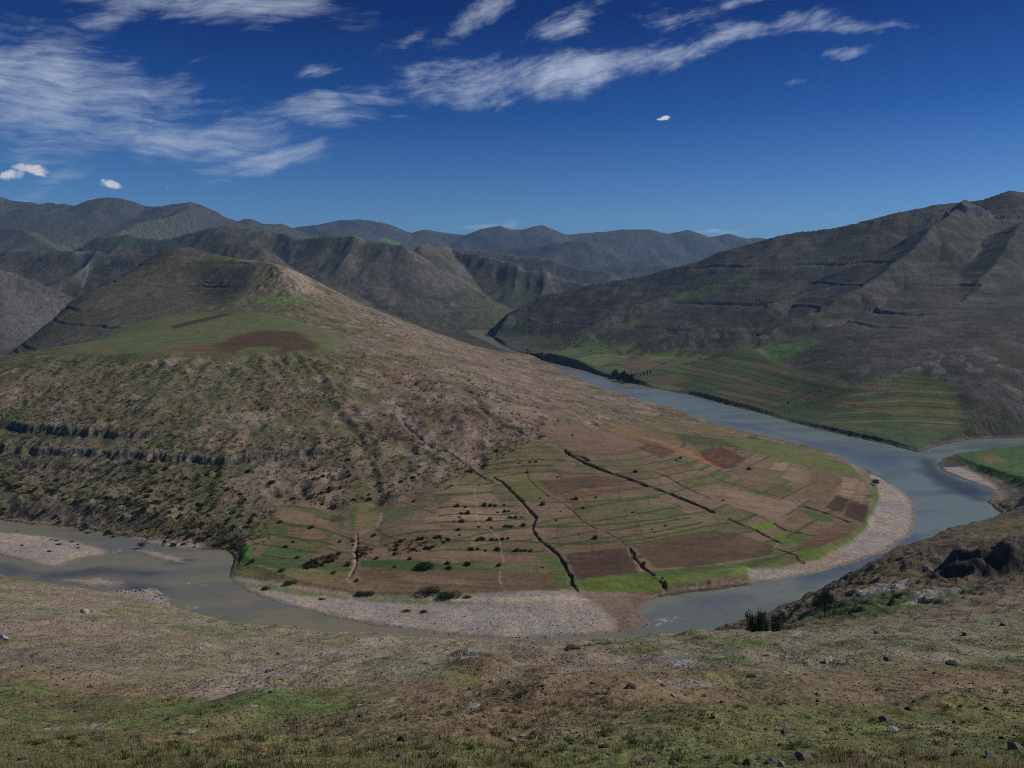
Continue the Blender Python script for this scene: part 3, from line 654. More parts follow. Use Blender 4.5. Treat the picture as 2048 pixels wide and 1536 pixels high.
# the peninsula hill
r = rsl(420, 2100)
n1 = N(r, 160, 4, 511); n2 = N(r, 30, 4, 512); n3 = N(r, 8, 3, 513)
pen = PEN[r]
w = pen | (YY[r] > 620)
base = np.where(w, 1.0, 0.0)
mixc(r, base, (100, 87, 72))
west = 1 - sstep(380, 900, PXI[r])
mixc(r, base * sstep(-.35, .35, n1 * .5 + n2 * .9 + n3 * .35 + west * .55 - .12), (80, 77, 52))
mixc(r, base * sstep(0, .4, n2 * .6 + n3 * .9 + west * .35 - .3) * .8, (60, 67, 42))
mixc(r, base * sstep(.15, .45, N(r, 20, 4, 514) + .18 * (1 - west) - .1) * .7, (122, 106, 94))
mixc(r, base * sstep(2.2, 4.5, FLOW[r]) * .4, (118, 102, 90))
mixc(r, base * sstep(.2, .5, N(r, 55, 3, 515)) * .5 * (1 - west), (88, 66, 48))
q_ = CLIFF[r] * pen; mixc(r, q_ * .8, (66, 62, 56)); mixc(r, q_ * sstep(.1, .6, vnoise(XX[r] / 1.3, ZZ[r] / 4, 517) + .9 * vnoise(XX[r] / 7, ZZ[r] / 3, 516)) * .55, (128, 118, 106)); mixc(r, q_ * sstep(0, .4, N(r, 3, 2, 518)) * .7, (52, 50, 44))
for z0_, xb_ in ((39.5, 330), (26.5, 680)): mixc(r, np.exp(-((ZZ[r] - z0_) / 2.6) ** 2) * pen * (1 - sstep(xb_ - 150, xb_, PXI[r])) * sstep(-.3, .2, N(r, 9, 3, 519)) * .75, (50, 58, 36))
# right-hand mountain and everything behind
r = rsl(760, 13400)
n1 = N(r, 420, 4, 521); n2 = N(r, 70, 4, 522); n3 = N(r, 22, 3, 523)
mt = np.where(~PEN[r] | (YY[r] > 1900), 1.0, 0.0) * (SD[r] > 0)
up = sstep(20, 130, ZZ[r])
mixc(r, mt, (70, 69, 54))
mixc(r, mt * sstep(-.1, .35, n2 * .8 + n3 * .5 + .25 * up - .1) * .85, (76, 70, 62))
mixc(r, mt * sstep(.1, .5, n3 + n2 * .5 + .1 * up - .1) * .7, (92, 86, 82))
mixc(r, mt * sstep(0, .4, n1 + n2 * .6 - .25 * up) * .7, (60, 68, 44))
mixc(r, mt * sstep(.25, .5, -n2 + .1) * .5, (48, 50, 38))
mixc(r, mt * sstep(2.6, 5, FLOW[r]) * .45, (98, 90, 84))
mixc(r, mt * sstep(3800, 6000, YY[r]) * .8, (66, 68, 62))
COL[r] *= (1 - .27 * mt * (1 - sstep(2600, 3600, YY[r])))[..., None]; mixc(r, mt * sstep(3800, 6000, YY[r]) * .5, (58, 62, 64)); mixc(r, CLIFF[r] * .75, (84, 80, 76)); mixc(r, CLIFF[r] * sstep(.1, .4, n3) * .5, (44, 42, 38))  # shade over nearer mountains multiplied into colour; far ones greyed blue with distance
def area(pts, c, wgt=1.0, soft=1.5, wob=0.0, ymin=150.0, rough=None, xy=None, k=1.75):
    P = H_(pts, ymin) if xy is None else xy
    w = win(P, soft + 2)
    if w[0].start >= w[0].stop: return
    d = sdf(XX[w], YY[w], P)
    if wob: d = d + wob * fbm(XX[w] / (wob * 3), YY[w] / (wob * 3), 3, 601)
    m = (1 - sstep(-soft, soft, d)) * wgt
    mixc(w, m, c, k)
    if rough is not None: ROUGHN[w] = ROUGHN[w] * (1 - m) + rough * m
def stroke(pts, c, hw, wgt=1.0, wob=.3, ymin=150.0, P=None, pads=3, nf=False):
    P = H_(pts, ymin) if P is None else P
    for w, d in along(P, hw * 2 + pads):
        d = d + wob * hw * vnoise(XX[w] / (hw * 1.7), YY[w] / (hw * 1.7), 611)
        if wob > 1: d = d + hw * .8 * fbm(XX[w] / (hw * 3), YY[w] / (hw * 3), 3, 612) + hw * .3
        mixc(w, (1 - sstep(hw * .5, hw * 1.15, d)) * wgt * ((1 - fz[w]) if nf else 1), c)
# pale scars and green patches on the mountains
for pts in ([(1880,700),(1855,720),(1800,760),(1745,790)],[(1885,705),(1870,740),(1860,775)],[(1905,710),(1960,745),(2030,790)],[(1830,735),(1760,770),(1700,800)],[(1950,700),(2000,730),(2050,760)]):
    stroke(pts, (98, 90, 84), 7, .6, 1.4, 800, pads=20)
area([(1480,560),(1420,590),(1360,600),(1300,597),(1380,585),(1450,560),(1500,540)], (72, 88, 48), .8, 20, 10, 1500)
area([(1520,690),(1460,715),(1400,745),(1500,760),(1570,720),(1640,680),(1580,680)], (70, 92, 46), .75, 15, 8, 900)
area([(1290,640),(1180,690),(1120,705),(1240,650)], (72, 90, 46), .6, 12, 6, 900)
area([(1710,470),(1640,500),(1560,540),(1660,520)], (62, 76, 44), .5, 25, 10, 1500)
area([(80,470),(180,480),(160,500),(100,495)], (60, 78, 56), .5, 25, 12, 3000); area([(230,470),(360,465),(340,490),(200,492)], (60, 78, 56), .45, 30, 14, 3000)
area([(600,545),(565,560),(570,580),(600,590),(640,585),(620,560)], (132, 116, 100), .7, 8, 8, 1300)
area([(530,585),(480,600),(560,612),(640,600),(600,590)], (86, 98, 56), .8, 10, 6, 1200)
area([(150,480),(165,500),(150,530),(160,560),(170,540),(180,500)], (110, 108, 106), .6, 10, 8, 2500)
for pts in ([(180,508),(175,540),(160,580)],): stroke(pts, (120, 118, 116), 5, .6, .8, 2000)
area([(680,470),(760,474),(800,484),(730,482)], (88, 98, 52), .9, 25, 10, 3000)
area([(34,708),(147,599),(205,571),(284,535),(349,493),(400,516),(478,532),(540,530),(545,548),(480,585),(400,615),(330,640),(200,672),(100,695)], (72, 68, 58), .6, 14, 14, 1300)  # shade of the scrubby back slope put into its colour
area([(0,575),(68,588),(140,606),(60,690),(0,720)], (84, 80, 76), .7, 15, 14, 2000)
area([(0,535),(90,564),(140,600),(60,582),(0,568)], (84, 80, 76), .6, 15, 14, 2500)
# plateau fields on the hill
area(PLATEAU, (82, 86, 54), .85, 24, 26, xy=PLATEAU, rough=.3)
area([(430,690),(470,672),(520,660),(600,664),(640,690),(628,703),(560,703),(545,692),(510,694),(470,703),(435,703)], (66, 48, 38), .9, 9, 9, 870)
area([(330,697),(400,690),(440,697),(425,704),(340,703)], (92, 58, 44), .7, 9, 8, 870)
area([(340,652),(400,638),(440,628),(465,628),(440,636),(380,650),(345,658)], (62, 44, 38), .9, 4, 4, 870)
area([(190,692),(260,680),(330,668),(300,684),(240,700)], (66, 84, 48), .7, 6, 4, 870)
for yy in (664, 670, 676, 683, 689, 695): stroke([(455, yy + 3), (520, yy - 2), (600, yy), (650, yy + 5)], (80, 72, 48), 1.6, .55, 1.2, 870, pads=8)
for yy in (672, 679, 685): stroke([(260,yy+4),(330,yy),(430,yy+3)], (58, 66, 40), 2.2, .7, .3, 870)
area([(180,688),(230,690),(210,700),(185,698)], (98, 66, 48), .6, 4, 3, 870)
# strips of cultivated land
def strips(w, poly_xy, per, seed, cols, dark, across, soft=3.0, stepw=.16, tilt=(1.0, 0.0), height=.55):
    d = sdf(XX[w], YY[w], poly_xy); m = 1 - sstep(-soft, soft, d)
    zb = ZZB(w) + .5 * fbm(XX[w] / 60, YY[w] / 60, 2, seed)
    q = zb / per; b = np.floor(q); f = q - b
    u = (XX[w] * tilt[0] + YY[w] * tilt[1]) / across + b * .37; ub = np.floor(u); uf = u - ub
    h = _hash(b.astype(np.int64) & 0xffff, ub.astype(np.int64) & 0xffff, seed)
    for i, c in enumerate(cols):
        mixc(w, m * (np.abs(h * len(cols) - .5 - i) < .5) * .8, c)
    has = _hash(b.astype(np.int64) & 0xffff, b.astype(np.int64) & 0xff, seed + 3) > .25
    e = (1 - sstep(stepw * .6, stepw, f)) * has
    mixc(w, m * e * .85, dark)
    mixc(w, m * (1 - sstep(.008, .02, np.minimum(uf, 1 - uf) )) * .5, (70, 62, 46))
    ROUGHN[w] = ROUGHN[w] * (1 - m) + .25 * m
def ZZB(w):
    a = AA[w]; l = np.log(YY[w])
    return bil(_HZ, (a + .8) / 1.6 * 640, (l - _hl[0]) / (_hl[-1] - _hl[0]) * 1499)
fw = (rsl(420, 1300), slice(0, NC)); vw = (rsl(800, 2400), slice(0, NC))
strips(fw, FIELDZONE, 2.3, 701, [(106,88,70),(98,84,62),(84,82,52),(104,86,68),(92,78,58)], (56, 68, 36), 58)
strips(vw, VALLEY, 4.2, 705, [(62,74,46),(72,80,50),(92,80,60),(56,66,42),(70,80,48)], (38, 50, 30), 120, 12, .2, (.8, .5))
# traced fields
F_ = lambda p, c, w=.92, s=1.2, wob=.8: area(p, c, w, s, wob, 400, .2)
BRN, DBR, OLV, GRN, BGR = (108, 90, 72), (70, 54, 44), (88, 84, 52), (66, 80, 40), (84, 100, 40)
F_([(1131,1108),(1252,1095),(1278,1146),(1155,1158)], (68, 52, 43)); F_([(1263,1091),(1433,1062),(1500,1075),(1552,1093),(1540,1110),(1400,1132),(1312,1137),(1285,1110)], (74, 60, 46))
F_([(1470,1070),(1530,1085),(1500,1110),(1450,1095)], (92, 72, 58), .6, 4); F_([(1076,963),(1193,950),(1237,958),(1251,970),(1158,979),(1110,992)], (80, 64, 48))
F_([(1125,990),(1200,978),(1290,972),(1240,985),(1130,1003)], (92, 66, 48), .7)
F_([(1673,991),(1698,999),(1684,1024),(1651,1015)], (58, 42, 36)); F_([(1698,1004),(1739,1010),(1727,1044),(1688,1032)], (60, 43, 36))
F_([(1685,952),(1717,960),(1707,979),(1682,975)], (122, 104, 84)); F_(c2((1165,650),(1260,665),(1225,720),(1135,690)), (122, 100, 82)); F_(c2((1310,590),(1360,600),(1340,670),(1300,660)), (116, 98, 80)); F_(c2((1280,690),(1360,705),(1330,750),(1255,745)), (116, 98, 80))
F_(c2((380,460),(640,490),(570,600),(400,640),(200,580),(300,480)), (96, 80, 62)); F_(c2((730,470),(900,490),(900,560),(850,620),(680,560)), (108, 92, 70)); F_(c2((950,500),(1110,520),(1140,580),(1050,740),(990,780),(830,690),(900,600)), (92, 76, 56))
F_(c2((600,600),(760,620),(760,700),(600,690),(540,640)), (76, 72, 46), .7); F_(c2((20,640),(130,612),(430,680),(760,760),(800,800),(590,885),(300,800),(0,690)), (114, 95, 78))
F_(c2((1110,930),(1290,960),(1120,1090),(940,1040)), (96, 72, 56)); F_(c2((930,1050),(1100,1100),(880,1130),(720,1150)), (86, 64, 48))
F_(c2((540,900),(640,950),(520,1000),(430,955)), BGR); F_(c2((560,1020),(700,975),(740,1000),(680,1080),(650,1080)), (78, 92, 38)); F_(c2((680,1080),(860,1020),(880,1040),(720,1110),(650,1110)), (70, 88, 40))
F_(c2((600,890),(780,850),(720,900),(640,940)), (108, 88, 70)); F_(c2((690,940),(800,890),(900,900),(790,980)), (104, 86, 66)); F_(c2((800,810),(960,840),(1100,900),(1060,920),(900,880)), (66, 78, 42))
F_(c2((820,1000),(940,930),(1020,940),(900,1020)), (100, 84, 62)); F_(c2((760,1170),(1080,1110),(1120,1120),(1060,1200),(860,1240)), (78, 92, 42))
F_(c1((1200,80),(1330,95),(1500,130),(1545,180),(1450,230),(1330,180),(1210,115)), (80, 56, 44)); F_(c1((1700,180),(1850,150),(2020,230),(1960,290),(1860,300),(1730,240)), (78, 50, 40)); F_(c1((1400,130),(1560,150),(1700,210),(1860,300),(1740,260),(1560,190)), (128, 84, 60), .8, 2.5, 2)
F_(c1((1060,20),(1300,70),(1560,150),(1700,190),(1600,180),(1400,120),(1180,70)), (116, 98, 66), .8, 3, 2)
for k in range(5): F_(c1((1240+k*62,100+k*20),(1256+k*62,104+k*20),(1226+k*62,128+k*24),(1212+k*62,122+k*24)), (84, 82, 46), .8, 1)
for k in range(4): F_(c1((1800+k*60,190+k*22),(1815+k*60,194+k*22),(1770+k*60,225+k*22),(1755+k*60,220+k*22)), (80, 80, 44), .8, 1)
for k in range(5): F_(c1((1680+k*75,235+k*32),(1715+k*75,245+k*32),(1640+k*75,285+k*32),(1610+k*75,275+k*32)), (62, 78, 42), .8, 1)
F_(c4((600,810),(940,850),(1340,900),(1300,940),(980,920),(760,870)), (62, 66, 40)); F_(c4((900,840),(1100,850),(1500,890),(1700,960),(1500,930),(1340,880)), (60, 74, 40), .8)
F_(c4((400,780),(560,800),(860,850),(900,900),(700,920),(440,860)), (110, 84, 60), .6, 4, 4); F_(c4((600,720),(900,760),(1300,800),(1650,900),(1400,870),(1000,820),(700,790)), (96, 84, 56), .8, 4, 4)
F_([(1430,870),(1560,885),(1690,930),(1745,960),(1700,955),(1560,920),(1480,900)], (80, 86, 46), .8, 3, 2); F_(c2((620,430),(730,430),(700,500),(560,480)), (118, 100, 78))
F_([(1072,850),(1130,848),(1230,868),(1290,890),(1180,925),(1150,900),(1090,872)], (104, 84, 68), .75, 3, 2)
F_([(985,935),(1080,905),(1125,910),(1110,945),(1000,955)], (98, 86, 62), .6, 3, 2); F_([(1005,955),(1065,948),(1100,985),(1070,1010),(1030,985)], (86, 86, 48), .8, 2)
F_([(820,1135),(1000,1142),(1120,1148),(1150,1185),(900,1178),(720,1160),(720,1140)], (88, 72, 54)); F_([(800,1150),(890,1155),(950,1166),(880,1168),(790,1158)], (118, 98, 76), .6, 2, 2)
F_([(700,1098),(860,1092),(960,1104),(1090,1110),(1110,1122),(860,1118),(760,1108)], (104, 84, 66)); F_([(880,1015),(1020,1018),(1020,1028),(870,1030)], (116, 96, 78)); F_([(850,1033),(1030,1030),(1030,1038),(850,1046)], (118, 98, 78))
F_([(905,995),(985,988),(1010,1010),(880,1013)], (110, 92, 72)); F_([(880,975),(980,970),(985,982),(870,990)], (104, 90, 68)); F_([(1066,1110),(1122,1112),(1150,1180),(1120,1180),(1090,1130)], (70, 84, 42), .8)
F_(c3((470,600),(560,560),(620,600),(620,660),(460,640)), (108, 90, 72)); F_(c3((220,670),(420,670),(590,700),(560,790),(330,750)), (110, 92, 72)); F_(c3((370,800),(640,830),(720,900),(520,900),(380,870)), (106, 84, 62)); F_(c3((250,800),(380,810),(360,880),(260,850)), (62, 80, 42))
F_(c3((260,890),(640,930),(720,970),(560,980),(250,940)), (84, 82, 50)); F_(c3((190,960),(560,1000),(560,1050),(180,1010)), (62, 82, 48)); F_(c3((130,1040),(500,1060),(440,1110),(120,1090)), (58, 76, 44))
F_(c3((0,950),(120,950),(90,1060),(0,1170)), (66, 90, 44)); F_(c3((0,1100),(150,1110),(450,1150),(820,1180),(850,1230),(500,1200),(0,1190)), (90, 88, 50), .8)
F_(c3((850,500),(960,480),(1080,600),(1110,720),(1080,800),(880,830),(860,640)), (92, 88, 56), .85, 3); F_(c3((860,640),(930,640),(900,830),(860,830)), (58, 76, 44), .7, 2); F_(c3((930,700),(1020,700),(1000,800),(920,810)), (112, 88, 68), .7, 3)
F_(c3((1120,660),(1500,630),(1280,720),(1090,800)), (74, 84, 50), .7, 4); F_(c3((560,1110),(860,1070),(860,1170),(700,1160)), (66, 82, 44), .8, 2); F_(c3((940,1060),(1380,1060),(1700,1110),(2048,1130),(2048,1150),(1400,1150),(950,1120)), (56, 74, 38), .9, 2)
F_([(1155,1160),(1280,1148),(1330,1150),(1420,1140),(1560,1120),(1560,1135),(1400,1165),(1300,1182),(1160,1188)], (80, 92, 42)); F_([(1230,1150),(1560,1112),(1560,1120),(1300,1155)], (58, 76, 36), .8, 1)
F_([(1740,955),(1765,965),(1770,1000),(1745,1050),(1700,1090),(1660,1110),(1690,1080),(1728,1044),(1745,1000)], (62, 84, 40), .8, 2); F_([(1640,1105),(1720,1070),(1660,1120),(1560,1145)], (84, 90, 46), .8)
# far bank fields
V_ = lambda p, c, w=.8, s=4, wob=3: area(p, c, w, s, wob, 800, .3)
V_(c2((980,95),(1100,80),(1500,150),(1470,200),(1200,140)), (112, 90, 78)); V_(c4((1100,590),(1250,600),(1510,680),(1480,700),(1250,650)), (84, 66, 54)); V_(c4((1180,500),(1450,520),(1560,560),(1300,560)), (84, 74, 54))
V_(c4((500,350),(620,320),(860,370),(800,400),(560,420),(480,390)), (86, 68, 54)); V_(c4((620,470),(840,440),(1000,470),(800,510)), (80, 72, 50)); V_(c4((180,340),(440,260),(620,270),(560,310),(330,390)), (84, 90, 52)); V_(c4((0,290),(150,200),(300,180),(330,220),(120,320)), (66, 84, 48))
V_(c4((640,290),(880,280),(820,330),(700,340)), (84, 96, 50)); V_([(1230,768),(1300,765),(1420,795),(1560,830),(1560,845),(1400,805),(1300,783)], (80, 94, 54)); V_([(1560,790),(1700,820),(1900,870),(1830,900),(1700,865),(1560,830)], (60, 74, 44)); V_([(1740,800),(1850,780),(1920,800),(1920,850),(1800,840)], (84, 86, 50), .6)
for k in range(8):
    yy = 786 + k * 9; stroke([(1690 - k*8, yy + 6), (1800, yy - 4 + k), (1915, yy + 2 + k)], (50, 60, 36) if k % 2 else (108, 100, 66), 1.8, .8, .3, 800)
for k in range(5): stroke([(1135 + k*6, 672 + k*7),(1190 + k*4, 680 + k*7)], (36, 48, 30), 3, .8, .3, 900)
for k in range(4): stroke([(1190 + k*12, 705 + k*7),(1265 + k*10, 712 + k*9)], (40, 52, 30), 3, .8, .3, 900)
area([(1898,908),(1960,900),(2060,895),(2300,895),(2300,980),(2060,975),(2005,962),(1940,938)], (60, 84, 42), .9, 3, 3, 500, .3); area([(1950,915),(1990,912),(2010,925),(1975,930)], (106, 90, 60), .6, 2, 3, 500)
# gravel bars, sand, wet margins
r = rsl(380, 760); gw = GW[r]; dry = SD[r]
mixc(r, gw, (126, 115, 104), 1.9)
mixc(r, gw * sstep(-.05, .3, N(r, 24, 3, 801)) * .8, (140, 127, 110), 1.9)
mixc(r, gw * sstep(0, .25, N(r, 14, 4, 802, .5) + .12 * (XX[r] > -60)) * .75, (116, 111, 108), 1.9)
mixc(r, gw * sstep(.1, .5, N(r, 1.3, 2, 803)) * .22, (80, 74, 70)); mixc(r, gw * sstep(.2, .5, N(r, .9, 2, 804)) * .3, (158, 148, 138))
mixc(r, gw * (1 - sstep(1, 5, dry)) * .6, (80, 72, 64))
sp = 1 - sstep(-4, 5, sdf(XX[r], YY[r], xy0([(1150,1194),(1300,1188),(1300,1215),(1270,1222),(1300,1250),(1240,1262),(1225,1235),(1200,1215)], .5)))
mixc(r, sp * .85, (92, 74, 62)); mixc(r, sp * sstep(0, .3, N(r, 8, 3, 806)) * .5, (112, 96, 84))
area([(480,1165),(560,1170),(700,1195),(860,1198),(960,1200),(900,1208),(820,1210),(640,1192),(560,1186),(500,1178)], (80, 92, 48), .75, 2.5, 5, 380)
area([(540,1165),(620,1172),(720,1192),(640,1184),(560,1172)], (142, 122, 100), .8, 1.5, 2, 380)
area([(860,1200),(1100,1192),(1200,1200),(1000,1206)], (152, 136, 118), .8, 1.5, 2, 380)
area([(1560,1140),(1640,1120),(1670,1100),(1700,1110),(1640,1140)], (122, 104, 88), .8, 2, 2, 380)
e = (~PEN[r]) * 0.0 + (SD[r] > 0) * (1 - sstep(1.0, 3.5, SD[r])) * (1 - gw); mixc(r, e * .8, (62, 50, 42))
r = rsl(700, 2700); e = (SD[r] > 0) * (1 - sstep(2.0, 5, SD[r])); mixc(r, e * .6, (92, 82, 72)); mixc(r, (SD[r] < 1) * 1.0, (60, 54, 46))
# steps with green banks, gullies, paths
for P in STEPXY:
    stroke(None, (56, 68, 36), 1.5, .95, .5, P=P); 
for P, (pts, hw, dep) in zip(GULXY, GULLY):
    hw *= .50
    if hw > 2.2:
        stroke(None, (78, 70, 62), hw * 2.2, .7, 1.3, P=P, pads=8); stroke(None, (44, 50, 32), hw * 1.1, .7, 1.6, P=P, pads=8); continue
    stroke(None, (74, 62, 50), hw * .95, .8, .5, P=P); stroke(None, (48, 48, 34), hw * .55, .5, .9, P=P)
PATHS = [c3((1110,690),(1110,730),(1085,780),(1080,810),(1000,830),(920,870),(920,920),(905,960),(895,1010),(910,1060),(905,1120),(860,1180),(860,1230),(900,1270)), c1((165,430),(180,520),(190,640),(200,700),(270,710),(340,780),(350,870),(370,940)), c1((340,1000),(340,1070),(385,1140)),
 c2((600,1130),(660,1090)), c1((1000,710),(1160,790)), c1((1860,520),(2048,590)), c1((1540,560),(1720,640)), c4((1060,560),(1000,600),(860,640)), c4((0,640),(150,700),(330,790)),
 [(0,788),(170,800),(330,815),(420,835),(520,845),(640,852)], [(960,868),(1020,868),(1080,880),(1130,903)]]
for i, p in enumerate(PATHS): stroke(p, (128, 110, 94), .75 if i else 1.3, .6, .6, 400)
for pts in ([(930,790),(985,810),(1060,850),(1140,905)],[(880,800),(960,870),(1040,950)],[(860,760),(980,790),(1090,830),(1200,870),(1290,905)],[(760,790),(830,850),(880,900)],[(1000,760),(1100,800),(1200,850)],[(820,900),(880,950),(930,970)],[(740,770),(800,830),(850,890)],[(900,740),(1000,770),(1120,815)]):
    stroke(pts, (122, 108, 98), 6, .45, 1.3, 400, pads=8, nf=True)
for pts in ([(600,960),(660,1030)],[(640,940),(700,1010)],[(560,940),(500,1010)],[(640,820),(600,870)],[(240,790),(205,850)],[(330,940),(290,1000)],[(160,960),(110,1010)],[(700,800),(640,860),(660,920)]):
    stroke(pts, (120, 102, 88), 5, .5, 1.3, 400, pads=8, nf=True)
# bluff colours
r = rsl(200, 560); b = BLUFF[r]
mixc(r, b, (88, 76, 62)); mixc(r, b * sstep(-.1, .3, N(r, 16, 4, 821)) * .6, (80, 80, 48)); mixc(r, DARKROCK[r] * .85, (60, 54, 50))
mixc(r, DARKROCK[r] * sstep(.05, .4, N(r, 3, 3, 822)) * .5, (86, 78, 72)); mixc(r, b * CLIFF[r], (50, 46, 42))
area([(1590,1235),(1680,1205),(1780,1188),(1860,1180),(1900,1195),(1800,1215),(1700,1228),(1640,1240)], (58, 72, 40), .75, 4, 8, 175)
area([(1760,1208),(1880,1185),(1990,1165),(1960,1180),(1850,1205),(1780,1215)], (80, 92, 46), .8, 3, 4, 175)
area([(1700,1185),(1760,1165),(1830,1160),(1800,1180),(1730,1192)], (140, 136, 132), .6, 2, 6, 200); area([(1790,1210),(1830,1190),(1880,1172),(1920,1180),(1860,1195)], (128, 122, 118), .6, 2, 6, 175)
area([(1700,1165),(1600,1205),(1680,1180),(1740,1150)], (86, 86, 50), .6, 4, 4, 200)
# streams and pale scars of the near slope
for pts, hw in (([(540,1330),(520,1345),(495,1352)], 1.3), ([(932,1311),(965,1316),(940,1320)], .55), ([(1330,1307),(1350,1312),(1380,1310)], .6), ([(1585,1262),(1610,1272)], .9), ([(1095,1350),(1120,1348)], .5)):
    stroke(pts, (122, 122, 126), hw, .7, 1.4, 20, pads=1)
for pts, hw in (([(0,1385),(80,1390),(200,1380),(270,1372)], .9), ([(420,1375),(540,1330),(700,1300),(760,1290)], 2.6), ([(640,1285),(700,1290),(800,1282)], 5), ([(90,1425),(180,1418)], .5), ([(600,1330),(760,1330)], 1.2), ([(700,1385),(820,1370)], .6), ([(1700,1300),(1850,1305),(1980,1310)], 2.6),
                ([(1200,1330),(1330,1350),(1420,1350)], 1.2), ([(1850,1262),(2000,1252)], 2.0), ([(160,1225),(260,1232),(420,1238)], 4), ([(0,1283),(45,1288)], 1.0)):
    stroke(pts, (126, 112, 102), hw, .65, 1.2, 12)
for pts, hw in (([(430,1245),(440,1262)], 5), ([(1440,1268),(1560,1272)], 3), ([(420,1325),(500,1345)], 1.4), ([(560,1400),(640,1390)], .9), ([(1500,1285),(1680,1290)], 1.2), ([(1640,1290),(1680,1292)], .8)):
    stroke(pts, (82, 94, 54), hw, .6, 1.4, 12, pads=6)
r = rsl(400, 1300); fu = fz[r] * .16 * (vnoise(XX[r] / 15, (YY[r] + .12 * XX[r]) / 1.5, 931) + .6 * vnoise(XX[r] / 4, YY[r] / 1.1, 932)); COL[r] *= (1 + fu)[..., None]
ROUGHN = np.clip(ROUGHN * (1 - .55 * GW), 0, 1)
COL = np.clip(COL * (1 + .19 * np.random.default_rng(3).standard_normal(XX.shape).astype(np.float32)[..., None] * np.clip(ROUGHN, .25, 1)[..., None]), .012, .8)
print('ground computed', round(time.time() - _t0, 1))
# ================================================================= meshes of the ground
def add_obj(name, me, parent=None, **props):
    o = bpy.data.objects.new(name, me); scene.collection.objects.link(o)
    if parent: o.parent = parent
    for k, v in props.items(): o[k] = v
    return o
def fan_mesh(name, r0, r1, step=1, zz=None, col=None, rough=None):
    X = XX[r0:r1:step, ::step]; Y = YY[r0:r1:step, ::step]; Z = (ZZ if zz is None else zz)[r0:r1:step, ::step]
    h, w = X.shape; n = h * w
    co = np.empty((n, 3), np.float32); co[:, 0] = X.ravel(); co[:, 1] = Y.ravel(); co[:, 2] = Z.ravel()
    i = np.arange(n, dtype=np.int32).reshape(h, w)
    f = np.stack([i[:-1, :-1], i[:-1, 1:], i[1:, 1:], i[1:, :-1]], -1).reshape(-1, 4)
    return raw_mesh(name, co, f, None if col is None else col[r0:r1:step, ::step].reshape(-1, 3), None if rough is None else rough[r0:r1:step, ::step].ravel())
def raw_mesh(name, co, f, col=None, rough=None, smooth=True):
    me = bpy.data.meshes.new(name); k = f.shape[1]
    me.vertices.add(len(co)); me.vertices.foreach_set('co', np.ascontiguousarray(co, np.float32).ravel())
    me.loops.add(f.size); me.loops.foreach_set('vertex_index', np.ascontiguousarray(f, np.int32).ravel())
    me.polygons.add(len(f)); me.polygons.foreach_set('loop_start', np.arange(0, f.size, k, dtype=np.int32)); me.polygons.foreach_set('loop_total', np.full(len(f), k, np.int32))
    if smooth: me.polygons.foreach_set('use_smooth', np.ones(len(f), bool))
    if col is not None:
        a = me.color_attributes.new('soil', 'FLOAT_COLOR', 'POINT'); c = np.ones((len(co), 4), np.float32); c[:, :3] = col
        if rough is not None: c[:, 3] = rough
        a.data.foreach_set('color', c.ravel())
    me.update(calc_edges=True)
    return me
def material(name):
    m = bpy.data.materials.new(name); m.use_nodes = True; t = m.node_tree
    b = t.nodes['Principled BSDF']; return m, t, b
# ---- soil
m_soil, t, b = material('soil and turf')
at = nd(t, 'ShaderNodeVertexColor', layer_name='soil'); geo = nd(t, 'ShaderNodeNewGeometry'); pos = geo.outputs['Position']
s1 = noise(t, pos, .045, 3, .6); s2 = noise(t, pos, .33, 4, .62); s3 = noise(t, pos, 2.6, 4, .62); s4 = noise(t, pos, 19, 4, .6); s5 = noise(t, pos, 90, 3, .6)
v = mth(t, 'ADD', mth(t, 'MULTIPLY', s2, .50), mth(t, 'ADD', mth(t, 'MULTIPLY', s3, .60), mth(t, 'ADD', mth(t, 'MULTIPLY', s4, .50), mth(t, 'MULTIPLY', s1, .35))))
g = mrange(t, v, .68, 1.26, .36, 1.64, 'LINEAR')
gg = nd(t, 'ShaderNodeCombineXYZ'); wv = mth(t, 'ADD', g, mrange(t, s3, .3, .7, .05, -.05)); 
t.links.new(g, gg.inputs[0]); t.links.new(wv, gg.inputs[1]); t.links.new(g, gg.inputs[2])
c = mixrgb(t, 1.0, at.outputs['Color'], gg.outputs[0], 'MULTIPLY')
dark = mrange(t, mth(t, 'ADD', s2, mth(t, 'MULTIPLY', s3, .5)), .86, .96)      # low scrub and tussocks too small to model
dark = mth(t, 'MULTIPLY', dark, mth(t, 'MULTIPLY', at.outputs['Alpha'], .62))
c = mixrgb(t, dark, c, (.045, .05, .026))
t.links.new(c, b.inputs['Base Color']); b.inputs['Roughness'].default_value = .93; b.inputs['Specular IOR Level'].default_value = .18
hgt = mth(t, 'ADD', mth(t, 'MULTIPLY', s2, 2.4), mth(t, 'ADD', mth(t, 'MULTIPLY', s3, .42), mth(t, 'ADD', mth(t, 'MULTIPLY', s4, .075), mth(t, 'MULTIPLY', s5, .018))))
bp = nd(t, 'ShaderNodeBump'); bp.inputs['Distance'].default_value = 1.0; t.links.new(hgt, bp.inputs['Height']); t.links.new(mrange(t, at.outputs['Alpha'], 0, 1, .12, .62, 'LINEAR'), bp.inputs['Strength'])
t.links.new(bp.outputs[0], b.inputs['Normal'])
i1 = int(np.searchsorted(YR, 300)); i2 = int(np.searchsorted(YR, 3000))
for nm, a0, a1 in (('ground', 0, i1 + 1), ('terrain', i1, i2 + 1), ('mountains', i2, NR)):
    me = fan_mesh(nm, a0, a1, 1, None, COL, ROUGHN); me.materials.append(m_soil); add_obj(nm, me, kind='structure')
